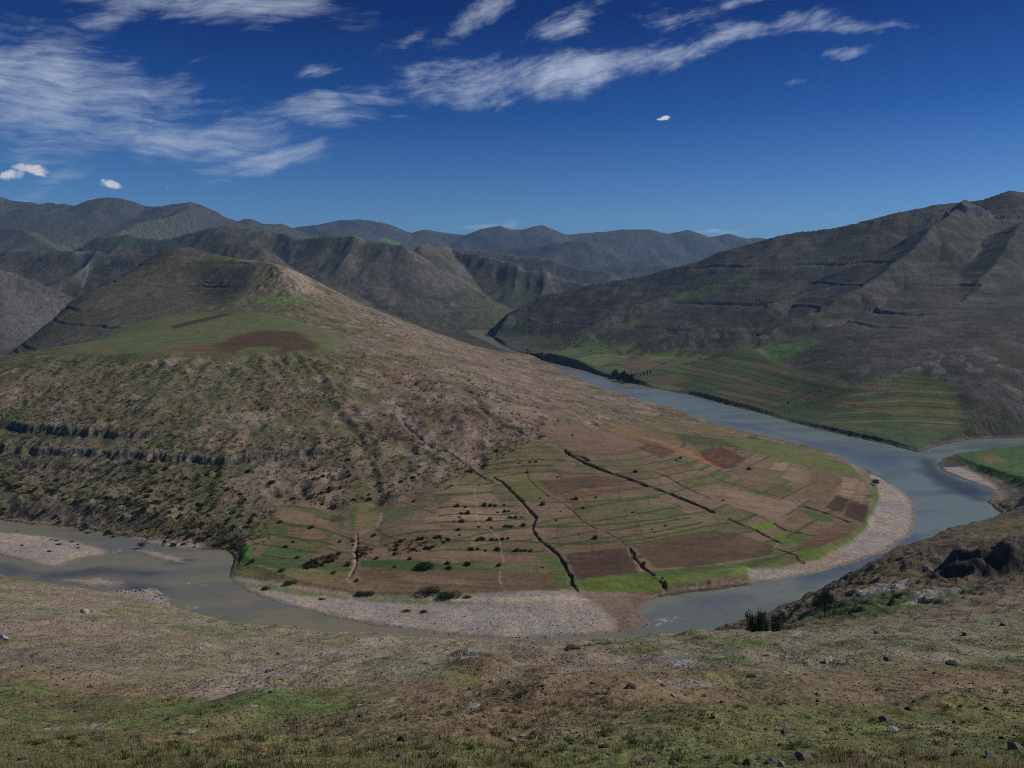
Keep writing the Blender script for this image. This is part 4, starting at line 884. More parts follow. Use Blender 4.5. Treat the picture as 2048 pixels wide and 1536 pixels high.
# ---- water
w0, w1 = int(np.searchsorted(YR, 330)), int(np.searchsorted(YR, 2800))
WZ = np.zeros(ZZ.shape, np.float32); WC = np.zeros(COL.shape, np.float32); WR = np.zeros(ZZ.shape, np.float32)
rw = slice(w0, w1); x, y = XX[rw], YY[rw]
COL_KEEP = COL; COL = WC; COL[rw] = (.25, .225, .15)
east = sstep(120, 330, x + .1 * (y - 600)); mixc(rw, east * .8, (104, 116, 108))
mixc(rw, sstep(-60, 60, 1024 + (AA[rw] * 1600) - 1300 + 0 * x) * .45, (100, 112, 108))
n = fbm((x + .3 * y) / 70, (y - .2 * x) / 26, 4, 901); mixc(rw, sstep(.05, .3, n) * .4, (74, 80, 82))  # stretched dark patches: reflected sky and shallows put into the water colour
def wpoly(pts, c, wgt, soft=6, wob=5): area(None, c, wgt * .8, soft * 2.2, wob * 2, xy=xy0(pts))  # traced water patches, sky reflection and shallows painted as colour
wpoly([(1842,915),(1870,920),(1885,945),(1940,968),(1978,990),(1965,1004),(1900,985),(1855,950),(1838,925)], (34, 38, 48), .9, 4, 4)
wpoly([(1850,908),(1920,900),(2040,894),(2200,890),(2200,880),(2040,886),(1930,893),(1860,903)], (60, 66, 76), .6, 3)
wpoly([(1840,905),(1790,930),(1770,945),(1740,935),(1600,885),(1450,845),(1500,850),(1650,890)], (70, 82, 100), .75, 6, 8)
wpoly([(1455,1150),(1520,1142),(1560,1150),(1545,1168),(1480,1176),(1440,1168)], (54, 64, 82), .8, 4, 4)
wpoly([(1380,1195),(1440,1185),(1500,1195),(1440,1215),(1390,1212)], (70, 80, 90), .6, 5, 4); wpoly([(1580,1140),(1700,1110),(1820,1070),(1840,1080),(1700,1160),(1600,1180)], (50, 62, 86), .6, 5, 4)
wpoly([(0,1128),(70,1140),(140,1142),(200,1135),(260,1138),(330,1145),(300,1152),(200,1150),(100,1160),(0,1148)], (44, 48, 62), .8, 3, 4)
wpoly([(255,1165),(310,1170),(325,1180),(290,1188),(240,1180)], (40, 42, 54), .8, 3, 3); wpoly([(370,1118),(390,1120),(370,1130),(340,1126)], (48, 50, 58), .7, 2, 2)
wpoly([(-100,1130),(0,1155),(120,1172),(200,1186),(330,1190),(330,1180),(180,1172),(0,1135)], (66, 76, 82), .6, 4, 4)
WHITE = (190, 196, 205)
for cxy, rr in (((1330,1240),(16,5)),((1350,1236),(10,3)),((1318,1248),(9,3)),((240,1100),(12,3)),((232,1104),(8,3)),((375,1212),(11,2.2)),((388,1216),(7,1.6)),((366,1124),(8,1.6)),((405,1171),(9,2.2)),((380,1166),(4,1)),((1396,1268),(8,2))):
    q = xy0([(cxy[0]-rr[0],cxy[1]),(cxy[0],cxy[1]-rr[1]),(cxy[0]+rr[0],cxy[1]),(cxy[0],cxy[1]+rr[1])]); w = win(q, 3)
    d = sdf(XX[w], YY[w], q); nn = vnoise(XX[w] / 1.6, YY[w] / .9, 905) + .6 * vnoise(XX[w] / .7, YY[w] / .5, 906)
    mm = sstep(.0, .9, nn - .35 * d) * (d < 2) * .8; mixc(w, mm, WHITE, .9)
WC = COL; COL = COL_KEEP
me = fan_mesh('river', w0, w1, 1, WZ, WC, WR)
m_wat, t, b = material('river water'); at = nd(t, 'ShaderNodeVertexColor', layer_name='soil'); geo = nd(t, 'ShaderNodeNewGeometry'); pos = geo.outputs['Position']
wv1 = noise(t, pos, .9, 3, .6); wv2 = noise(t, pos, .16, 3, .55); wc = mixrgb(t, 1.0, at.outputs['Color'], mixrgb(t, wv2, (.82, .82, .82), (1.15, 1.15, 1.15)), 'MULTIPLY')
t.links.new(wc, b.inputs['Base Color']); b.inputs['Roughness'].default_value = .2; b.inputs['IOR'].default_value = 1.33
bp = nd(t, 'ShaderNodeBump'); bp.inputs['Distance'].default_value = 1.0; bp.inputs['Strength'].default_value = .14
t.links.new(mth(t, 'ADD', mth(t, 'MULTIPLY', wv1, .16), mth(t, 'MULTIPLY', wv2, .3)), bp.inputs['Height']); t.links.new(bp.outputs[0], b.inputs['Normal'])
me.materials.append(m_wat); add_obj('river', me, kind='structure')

# ================================================================= placing things on the ground
LYR = np.log(YR)
def zat(x, y):
    u = (np.asarray(x) / np.asarray(y) + .8) / 1.6 * (NC - 1); v = np.interp(np.log(y), LYR, np.arange(NR))
    return bil(ZZ, u, v)
def zpt(x, y): return float(zat(np.array([x]), np.array([y]))[0])
rng = np.random.default_rng(12); random.seed(5)

def leaf_material(name, c0, c1, c2, thin=.25):
    m, t, b = material(name); geo = nd(t, 'ShaderNodeNewGeometry'); oi = nd(t, 'ShaderNodeObjectInfo')
    n = noise(t, geo.outputs['Position'], .9, 3, .6); c = mixrgb(t, mrange(t, n, .35, .65), c0, c1)
    c = mixrgb(t, mth(t, 'MULTIPLY', geo.outputs['Random Per Island'], .55), c, c2)
    c = mixrgb(t, mth(t, 'MULTIPLY', oi.outputs['Random'], .3), c, c1)
    t.links.new(c, b.inputs['Base Color']); b.inputs['Roughness'].default_value = .75; b.inputs['Specular IOR Level'].default_value = .2
    tr = nd(t, 'ShaderNodeBsdfTranslucent'); t.links.new(c, tr.inputs['Color']); mx = nd(t, 'ShaderNodeMixShader'); mx.inputs[0].default_value = thin
    t.links.new(b.outputs[0], mx.inputs[1]); t.links.new(tr.outputs[0], mx.inputs[2]); t.links.new(mx.outputs[0], t.nodes['Material Output'].inputs['Surface'])
    return m
m_leaf = leaf_material('bush leaves', (.022, .034, .013), (.040, .054, .020), (.060, .074, .028))
m_leaf2 = leaf_material('bright willow leaves', (.035, .062, .020), (.050, .085, .026), (.075, .11, .036))
m_treeleaf = leaf_material('tree leaves', (.022, .034, .016), (.036, .052, .022), (.055, .072, .030))
m_bark, t, b = material('bark'); geo = nd(t, 'ShaderNodeNewGeometry'); t.links.new(mixrgb(t, noise(t, geo.outputs['Position'], 6, 4, .6), (.05, .04, .03), (.13, .105, .08)), b.inputs['Base Color']); b.inputs['Roughness'].default_value = .9

def leaf_cloud(n, lobes, size, rs, shell=.35):
    """n small bent leaf clumps spread through a set of ellipsoid lobes (cx,cy,cz,rx,ry,rz)"""
    L = np.array(lobes, float); wts = (L[:, 3] * L[:, 4] * L[:, 5]) ** .67; k = rs.choice(len(L), n, p=wts / wts.sum())
    d = rs.standard_normal((n, 3)); d /= np.linalg.norm(d, axis=1, keepdims=True)
    r = (shell + (1 - shell) * rs.random(n)) ** .6
    p = L[k, :3] + d * L[k, 3:] * r[:, None] * (1 + .18 * rs.standard_normal((n, 1)))
    nrm = d + .8 * rs.standard_normal((n, 3)); nrm /= np.linalg.norm(nrm, axis=1, keepdims=True)
    a = np.cross(nrm, rs.standard_normal((n, 3))); a /= np.linalg.norm(a, axis=1, keepdims=True); bb = np.cross(nrm, a)
    s = size * (.6 + .8 * rs.random((n, 1)))
    q = np.stack([p - a * s, p + bb * s * .6 + nrm * s * .2, p + a * s, p - bb * s * .6 + nrm * s * .2], 1).reshape(-1, 3)
    keep = q[:, 2].reshape(-1, 4).min(1) > -.02 * abs(L[:, 5]).max() - .05
    q = q.reshape(-1, 4, 3)[keep].reshape(-1, 3)
    return q, np.arange(len(q)).reshape(-1, 4)
def bush_mesh(name, seed, n=170, wide=1.0, mat=None, leaf=.15):
    rs = np.random.default_rng(seed); lob = []
    for i in range(rs.integers(3, 7)):
        a = rs.random() * 6.28; r = rs.random() * .55; s = .35 + .3 * rs.random()
        lob.append((math.cos(a) * r * wide, math.sin(a) * r, s * .75, s * wide, s, s * (.8 + .4 * rs.random())))
    q, f = leaf_cloud(n, lob, leaf, rs)
    me = raw_mesh(name, q, f, smooth=False); me.materials.append(mat or m_leaf); return me
BUSH = [bush_mesh('bush', 20 + i, 260, 1.0, None, .13) for i in range(6)]; BUSHW = [bush_mesh('bush', 40 + i, 1400, 1.7, None, .07) for i in range(3)]; BUSHG = [bush_mesh('bush', 60 + i, 1500, 1.4, m_leaf2, .065) for i in range(3)]

def put(mesh, name, x, y, s, rz=None, dz=0.0, sz=None, **props):
    o = bpy.data.objects.new(name, mesh); scene.collection.objects.link(o)
    o.location = (x, y, zpt(x, y) + dz); o.rotation_euler = (0, 0, random.random() * 6.28 if rz is None else rz)
    o.scale = (s, s, sz or s)
    for k, v in props.items(): o[k] = v
    return o
def bush(px, py, hw, mesh, name, ymin=150, **props):    # hw: half width in image pixels
    x, y = hit(px, py, ymin); s = hw / FPX * y * (.85 if mesh in BUSHW + BUSHG else 1.0)
    return put(mesh, name, x, y, s * 1.05, 0.0 if mesh in BUSHW + BUSHG else None, -.08 * s, s * (.62 if mesh in BUSHG else .85), **props)
# --- the few bushes by the river that can be told apart
TERR_LBL = 'dark green bush on a grassy step between the brown terrace fields'
def B1(x, y): return (900 + x * .293, 850 + y * .293)
def B3(x, y): return (480 + x * .2539, 850 + y * .2539)
for (px, py), hw, mesh, lab in [
    ((866,1186), 24, BUSHG[0], 'left half of the broad dark thicket beside the gravel bar below the fields'), ((894,1192), 24, BUSHG[1], 'right half of the broad dark thicket beside the gravel bar below the fields'),
    ((718,1188), 14, BUSHG[2], 'flat green bush on the grass strip left of the broad thicket'), ((740,1189), 13, BUSHG[0], 'flat green bush touching its left neighbour on the riverside grass strip'),
    ((579,1166), 14, BUSHG[1], 'oval dark bush on the sandy grass near the river bend at the left'), ((530,1178), 12, BUSHG[2], 'green bush nearest the water at the left river bend'),
    ((937,1195), 9, BUSHG[0], 'small green bush just right of the broad riverside thicket'), ((643,1198), 7, BUSHG[1], 'lone small bush on bare sand left of the grass strip'),
    ((846,1224), 10, BUSHG[2], 'low bright green bush alone in the middle of the gravel bar'), ((815,1223), 9, BUSHG[0], 'sparse low bush on gravel left of the bright green one'),
    ((1190,1077), 9, BUSH[0], 'round solitary bush on the pale strip field above the dark ploughed square'), ((1497,939), 6, BUSH[1], 'round bush in the brown field right of the red soil'),
    ((1287,1128), 7, BUSH[2], 'bush standing inside the eroded gully between the two dark ploughed fields'), ((1272,944), 8, BUSH[3], 'green bush beside the upper end of the long dark gully'),
    (B3(330,1150), 9, BUSH[4], 'bush at the foot of the green terraces at the left'), (B3(730,1170), 7, BUSH[5], 'lone bush on the grass left of the pale stream path'), (B3(920,1230), 7, BUSH[1], 'dark bush at the lower end of the pale stream path'),
    (B3(850,1105), 10, BUSH[0], 'dark bush touching the left side of the pale stream path'), (B3(95,1080), 8, BUSH[2], 'dark bush at the corner of the lowest green terrace'), (B3(1450,1118), 24, BUSHW[0], 'long dark bush hedge on the wide green step above the lowest field'),
    (B3(1635,1095), 10, BUSH[3], 'upper bush of the pair on the wide green step'), (B3(1645,1130), 9, BUSH[4], 'lower bush of the pair on the wide green step'), (B3(1795,1107), 9, BUSH[5], 'bush on the wide green step right of the pair'),
    (B1(335,962), 8, BUSH[1], 'bush where the footpath crosses the wide green step')]:
    bush(px, py, hw, mesh, 'bush', label=lab, category='bush')
for x_, y_, hw in [(50,555,8),(105,562,5),(235,552,9),(275,550,9),(310,551,7),(370,550,5),(80,606,6),(120,606,9),(375,593,7),(400,592,5),(325,598,4),(85,660,9),(30,662,4),(65,630,4),(270,650,9),(415,637,7),(445,634,9),(490,632,4),(200,697,5),
                   (285,703,5),(385,697,8),(420,698,7),(500,690,8),(55,717,7),(68,752,5),(190,786,7),(225,784,9),(285,786,7),(320,786,6),(355,782,7),(393,778,6),(550,778,3),(145,850,9),(190,848,7),(243,860,5),(328,855,10),(455,859,9),(485,858,6),
                   (512,858,6),(550,860,6),(120,958,10),(630,975,4),(630,545,9),(860,508,8),(835,510,5),(997,494,4),(910,566,5),(755,590,3),(725,653,4),(880,750,3),(1245,597,4),(1380,713,4),(1468,690,4),(735,356,4),(590,250,6),(548,252,4),
                   (525,323,5),(1545,242,5),(1573,230,5),(835,70,5),(665,480,4),(615,500,3),(1450,1045,4),(1865,517,5),(200,416,3),(470,262,3)]:
    px, py = B1(x_, y_); bush(px, py, hw * .95, random.choice(BUSH), 'bush', label=TERR_LBL, category='bush', group='bushes along the terrace steps')
for x_, y_, hw in [(315,770,7),(565,808,8),(420,925,5),(360,965,9),(455,1045,6),(1080,1050,6),(1340,1057,6),(1220,1118,5),(1050,875,7),(735,640,12),(400,590,6),(520,490,9),(240,460,9),(1015,548,5),(1370,603,5),(890,915,5),(785,918,5),(890,945,5)]:
    px, py = B3(x_, y_); bush(px, py, hw, random.choice(BUSH), 'bush', label='dark bush on the slope around the pale stream bed above the bend', category='bush', group='bushes around the pale stream bed')
for px, py, hw in [(33,1062,6),(44,1091,5),(113,1081,5),(117,1089,6),(98,1103,6),(145,1084,5),(155,1090,4),(157,1096,4),(102,1080,4)]:
    bush(px, py, hw, random.choice(BUSHG), 'bush', label='low flat bush on the pale gravel island at the left', category='bush', group='low bushes on the gravel island')
# --- scrub scattered over the slopes
cand = []
def in_poly(px, py, poly): 
    r = False; n = len(poly)
    for i in range(n):
        ax, ay = poly[i]; bx, by = poly[(i + 1) % n]
        if (ay > py) != (by > py) and px < (bx - ax) * (py - ay) / (by - ay) + ax: r = not r
    return r
dens_zones = [([(0,725),(160,715),(640,710),(760,700),(900,720),(1060,790),(1130,850),(980,930),(880,985),(760,1000),(700,1010),(560,1010),(520,1080),(470,1100),(300,1090),(0,1040)], 6500, (2.0, 6.0)),
              ([(0,1000),(300,1060),(470,1100),(520,1080),(450,1040),(200,1000),(0,960)], 520, (3, 7.5)),
              ([(640,600),(720,610),(950,690),(1150,790),(1300,840),(1200,860),(1060,790),(900,715),(700,700)], 520, (1.6, 3.4)),
              ([(1000,700),(1250,720),(1600,800),(1830,870),(1950,840),(1900,740),(1500,690),(1200,680)], 150, (1.2, 3.2)),
              ([(1150,800),(1400,850),(1650,920),(1500,900),(1250,870)], 60, (1.5, 3.5)),
              (c3((1120,950),(1300,890),(1660,880),(1640,935),(1500,990),(1220,1020)), 110, (3.5, 8)), (c3((480,1120),(640,1040),(780,1000),(780,1060),(560,1140)), 80, (4.5, 9)), (c3((900,950),(1060,960),(1040,1010),(920,1060)), 45, (4, 8)),
              (c3((860,250),(1250,240),(1240,600),(1100,620),(1000,420)), 70, (2, 5)), (c3((60,800),(260,800),(240,900),(140,960),(100,1000)), 30, (3, 7))]
for zi, (poly, num, (h0, h1)) in enumerate(dens_zones):
    P_ = np.array(poly); k = 0; tries = 0
    while k < num and tries < num * 12:
        tries += 1
        px = rng.uniform(P_[:, 0].min(), P_[:, 0].max()); py = rng.uniform(P_[:, 1].min(), P_[:, 1].max())
        if not in_poly(px, py, poly): continue
        x, y = hit(px, py, 400)
        if zi in (0, 2) and rng.random() > .25 + 1.1 * float(sstep(-.35, .35, fbm(np.array([x / 38]), np.array([y / 38]), 3, 951))[0]): continue
        hw = h0 + (h1 - h0) * rng.random() ** 2.6
        if zi == 0: hw *= .95 + .35 * (py - 700) / 330
        cand.append((hw, px, py, x, y)); k += 1
cand.sort(reverse=True)
for hw, px, py, x, y in cand[:190]:
    if py > 1000 and px < 540: l_, g_ = 'dense dark shrub on the steep bank above the river at the left', 'shrubs on the steep river bank'
    elif px < 700: l_, g_ = 'dark shrub on the stony front slope of the hill near the rock ledges', 'shrubs on the front slope'
    elif px < 1150: l_, g_ = 'dark shrub in the rocky hollow and brown slope above the fields', 'shrubs on the brown slope'
    else: l_, g_ = 'small dark shrub on the green fields across the river', 'shrubs on the far bank'
    s = hw / FPX * y
    put(random.choice(BUSH), 'shrub', x, y, s, None, -.1 * s, s * .85, label=l_, category='shrub', group=g_)
V_all, F_all, off = [], [], 0
small = [bush_mesh('scrub_part', 80 + i, 34) for i in range(6)]
smd = []
for me in small:
    c = np.empty(len(me.vertices) * 3, np.float32); me.vertices.foreach_get('co', c); smd.append(c.reshape(-1, 3)); bpy.data.meshes.remove(me)
for hw, px, py, x, y in cand[190:]:
    v = smd[rng.integers(6)] * np.array([1.25, 1.25, 1.05]); s = hw / FPX * y; a = rng.random() * 6.28; ca, sa = math.cos(a), math.sin(a)
    q = np.c_[v[:, 0] * ca - v[:, 1] * sa, v[:, 0] * sa + v[:, 1] * ca, v[:, 2] * .85] * s + (x, y, zpt(x, y) - .08 * s)
    V_all.append(q); F_all.append(np.arange(len(q)).reshape(-1, 4) + off); off += len(q)
me = raw_mesh('hillside_scrub', np.vstack(V_all), np.vstack(F_all), smooth=False); me.materials.append(m_leaf)
add_obj('hillside_scrub', me, kind='stuff', label='countless small dark shrubs dotted over the hill slopes', category='scrub')

# ================================================================= trees: trunk with limbs, crown of leaf clumps
def tube(p0, p1, r0, r1, n=7):
    p0, p1 = np.array(p0, float), np.array(p1, float); d = p1 - p0; d /= np.linalg.norm(d); a = np.cross(d, (0.3, .2, 1)); a /= np.linalg.norm(a); b_ = np.cross(d, a)
    an = np.arange(n) / n * 6.2832; c = np.cos(an)[:, None] * a + np.sin(an)[:, None] * b_
    v = np.vstack([p0 + c * r0, p1 + c * r1]); i = np.arange(n); return v, np.stack([i, (i + 1) % n, (i + 1) % n + n, i + n], -1)
def join(parts):
    V, F, o = [], [], 0
    for v, f in parts: V.append(v); F.append(f + o); o += len(v)
    return np.vstack(V), np.vstack(F)
def make_tree(h, w, seed, leaves=1500, kind='round', leaf=.13, name='tree'):
    rs = np.random.default_rng(seed); parts = []; lob = []
    th = h * (.30 if kind == 'round' else .15)
    parts.append(tube((0, 0, -.4), (.04 * w, 0, th), h * .028, h * .02)); parts.append(tube((.04 * w, 0, th), (0, .03 * w, h * .8), h * .02, h * .005))
    if kind == 'bushy':
        for i in range(9):
            a = rs.random() * 6.28; r = w * .34 * rs.random() ** .5; hh = h * (.55 + .42 * rs.random())
            parts.append(tube((0, 0, .1), (math.cos(a) * r, math.sin(a) * r, hh * .8), h * .015, h * .004))
            for s_ in range(3): lob.append((math.cos(a) * r * (1 + .15 * s_), math.sin(a) * r, hh * (.35 + .25 * s_), w * .15, w * .15, h * .16))
    else:
        for i in range(11):
            a = i * 2.4 + rs.random(); z0 = th + (h * .8 - th) * i / 12; L = w * .42 * (math.sin(math.pi * min(.95, .22 + .7 * i / 11)) ** .6) * (.8 + .4 * rs.random())
            e = (math.cos(a) * L, math.sin(a) * L, z0 + L * (.55 if kind == 'round' else 1.3)); parts.append(tube((0, 0, z0), e, h * .011, h * .003, 5))
            s = w * (.17 + .06 * rs.random()); lob.append((e[0], e[1], e[2], s, s, s * .9)); lob.append((e[0] * .55, e[1] * .55, e[2] * .9 + .1 * z0, s, s, s))
        lob.append((0, 0, h * .86, w * .18, w * .18, h * .13))
    tm = raw_mesh('trunk', *join(parts)); tm.materials.append(m_bark)
    q, f = leaf_cloud(leaves, lob, leaf, rs, .2); cm = raw_mesh('crown', q, f, smooth=False); cm.materials.append(m_treeleaf)
    return tm, cm
def put_tree(meshes, x, y, label, category='tree', group=None, s=1.0, rz=0.0, z=None, name='tree'):
    e = bpy.data.objects.new(name, None); scene.collection.objects.link(e); e.empty_display_size = .5
    e.location = (x, y, (zpt(x, y) if z is None else z) - .05); e.rotation_euler = (0, 0, rz); e.scale = (s, s, s)
    e['label'] = label; e['category'] = category
    if group: e['group'] = group
    for nm, me in zip(('trunk', 'crown'), meshes):
        o = bpy.data.objects.new(nm, me); scene.collection.objects.link(o); o.parent = e
    return e
for px, top, Y, wpx, seed, lab in ((1512, 1213, 185, 44, 3, 'leafy dark tree above the foreground lip, left of its lower neighbour'), (1545, 1224, 196, 40, 4, 'lower rounded dark tree touching the right of the taller tree by the river')):
    x = side_of(px, top) * Y; z = zpt(x, Y); h = CAM_H - slope_of(top) * Y - z
    put_tree(make_tree(h, max(wpx / FPX * Y * 1.15, 3), seed, 3400, 'bushy', .17), x, Y, lab)
Y = 255; x = side_of(1650, 1200) * Y; z = zpt(x, Y); h = CAM_H - slope_of(1177) * Y - z
put_tree(make_tree(max(h, 5.5), 7.2, 9, 3000, 'round', .2), x, Y, 'single round dark tree on the rocky slope, its shadow falling left')
x, y = hit(1751, 972, 400); put_tree(make_tree(6.0, 6.4, 11, 700, 'round', .32), x, y, 'lone spreading tree where the green terrace meets the gravel at the bend')
x, y = hit(282, 1097, 300); put_tree(make_tree(4.6, 5.4, 12, 700, 'round', .22), x, y, 'small round tree on the narrow gravel bar in the river')
POP = [make_tree(15, 6.5, 30 + i, 650, 'tall', .75) for i in range(3)]
for i in range(15):
    px = 1226 + i * 2.75 + rng.uniform(-1, 1); py = 758 + i * .45 + rng.uniform(-3, 4); x, y = hit(px, py, 900)
    put_tree(POP[i % 3], x, y, 'tall dark tree in the grove on the far bank of the river', group='trees of the far bank grove', s=rng.uniform(.75, 1.12), rz=rng.random() * 6)
for i in range(6):
    x, y = hit(1268 + i * 6.5, 757 - i * 2, 900); put_tree(POP[i % 3], x, y, 'smaller tree in the thin row right of the far bank grove', group='trees of the thin row', s=rng.uniform(.3, .55), rz=rng.random() * 6)
x, y = hit(1576, 810, 900); put_tree(POP[0], x, y, 'small dark tree alone in the green fields by the far gully', s=.4)
for i, (px, py, s) in enumerate([(1052,703,.55),(1056,706,.7),(1062,708,.6),(1075,714,.4),(1090,718,.35),(1045,700,.4),(1110,720,.3),(1120,700,.3),(1150,695,.3)]):
    x, y = hit(px, py, 900); put_tree(POP[i % 3], x, y, 'dark riverside tree where the valley narrows', group='trees where the valley narrows', s=s, rz=i)

# ================================================================= rocks
def ico(sub):
    import bmesh
    bm = bmesh.new(); bmesh.ops.create_icosphere(bm, subdivisions=sub, radius=1.0); v = np.array([p.co[:] for p in bm.verts]); f = np.array([[q.index for q in p.verts] for p in bm.faces]); bm.free(); return v, f
def rock_verts(sub, seed):
    rs = np.random.default_rng(seed); v, f = ico(sub)
    for i in range(9):            # chop with random planes: angular faces
        n = rs.standard_normal(3); n /= np.linalg.norm(n); h = .38 + .35 * rs.random(); d = v @ n; v = v - np.outer(np.clip(d - h, 0, None) * .92, n)
    nz = np.stack([vnoise(v[:, 0] * 2.2 + seed, v[:, 1] * 2.2 + v[:, 2] * 1.7, seed + k) for k in range(3)], -1) * .09
    if sub > 2: nz += np.stack([vnoise(v[:, 0] * 7 + seed, v[:, 1] * 7 + v[:, 2] * 5, seed + 9 + k) for k in range(3)], -1) * .03
    v = v + nz; v *= (1 + .35 * rs.random(), .8 + .3 * rs.random(), .6 + .2 * rs.random()); v[:, 2] += .22
    return v, f
def rock_material(name, c0, c1, c2):
    m, t, b = material(name); tcn = nd(t, 'ShaderNodeTexCoord'); oi = nd(t, 'ShaderNodeObjectInfo'); o = tcn.outputs['Object']
    c = mixrgb(t, mrange(t, noise(t, o, 1.6, 5, .65), .35, .65), c0, c1); c = mixrgb(t, mrange(t, noise(t, o, 4.5, 5, .7), .55, .68), c, c2)
    c = mixrgb(t, mth(t, 'MULTIPLY', oi.outputs['Random'], .5), c, c0); t.links.new(c, b.inputs['Base Color']); b.inputs['Roughness'].default_value = .9; b.inputs['Specular IOR Level'].default_value = .2
    bp = nd(t, 'ShaderNodeBump'); bp.inputs['Strength'].default_value = .6; bp.inputs['Distance'].default_value = .1; t.links.new(noise(t, o, 7, 6, .7), bp.inputs['Height']); t.links.new(bp.outputs[0], b.inputs['Normal']); return m
m_grey = rock_material('grey basalt', (.17, .155, .145), (.25, .235, .225), (.33, .32, .31)); m_red = rock_material('rusty basalt', (.17, .11, .078), (.26, .17, .12), (.13, .10, .085)); m_dark = rock_material('dark basalt', (.07, .06, .052), (.12, .105, .092), (.16, .145, .13)); m_pale = rock_material('pale stone', (.36, .33, .30), (.46, .43, .40), (.28, .25, .22))
RM = {}
for key, mt_ in (('g', m_grey), ('r', m_red), ('d', m_dark), ('p', m_pale)):
    RM[key] = []
    for i in range(4):
        v, f = rock_verts(3, 100 + i * 3 + ord(key)); me = raw_mesh('rock', v, f, smooth=False); me.materials.append(mt_); RM[key].append(me)
def rock(px, py, w, key, k=0, hgt=1.0, **props):       # w: width in image pixels
    x, y = hit_full(px, py); s = w / FPX * y * .85
    o = put(RM[key][k % 4], 'rock', x, y, s, None, -.12 * s, s * hgt, **props); return o
_rowfull = None
def hit_full(px, py, ymin=5.0):   # like hit(), on the finished ground
    a = side_of(px, py); t_ = slope_of(py); c = min(max((a + .8) / 1.6 * (NC - 1), 0), NC - 1.001); i = int(round(c))
    T_ = (CAM_H - ZZ[:, i]) / YR; k = np.nonzero((T_ <= t_) & (YR > ymin))[0]
    y = YR[max(int(k[0]), 1)] if len(k) else 300.0
    return a * y, y
R4 = lambda x, y: (650 + x * .3418, 1200 + y * .3418); R5 = lambda x, y: (1348 + x * .3418, 1150 + y * .3418); R3 = lambda x, y: (x * .3418, 1150 + y * .3418)
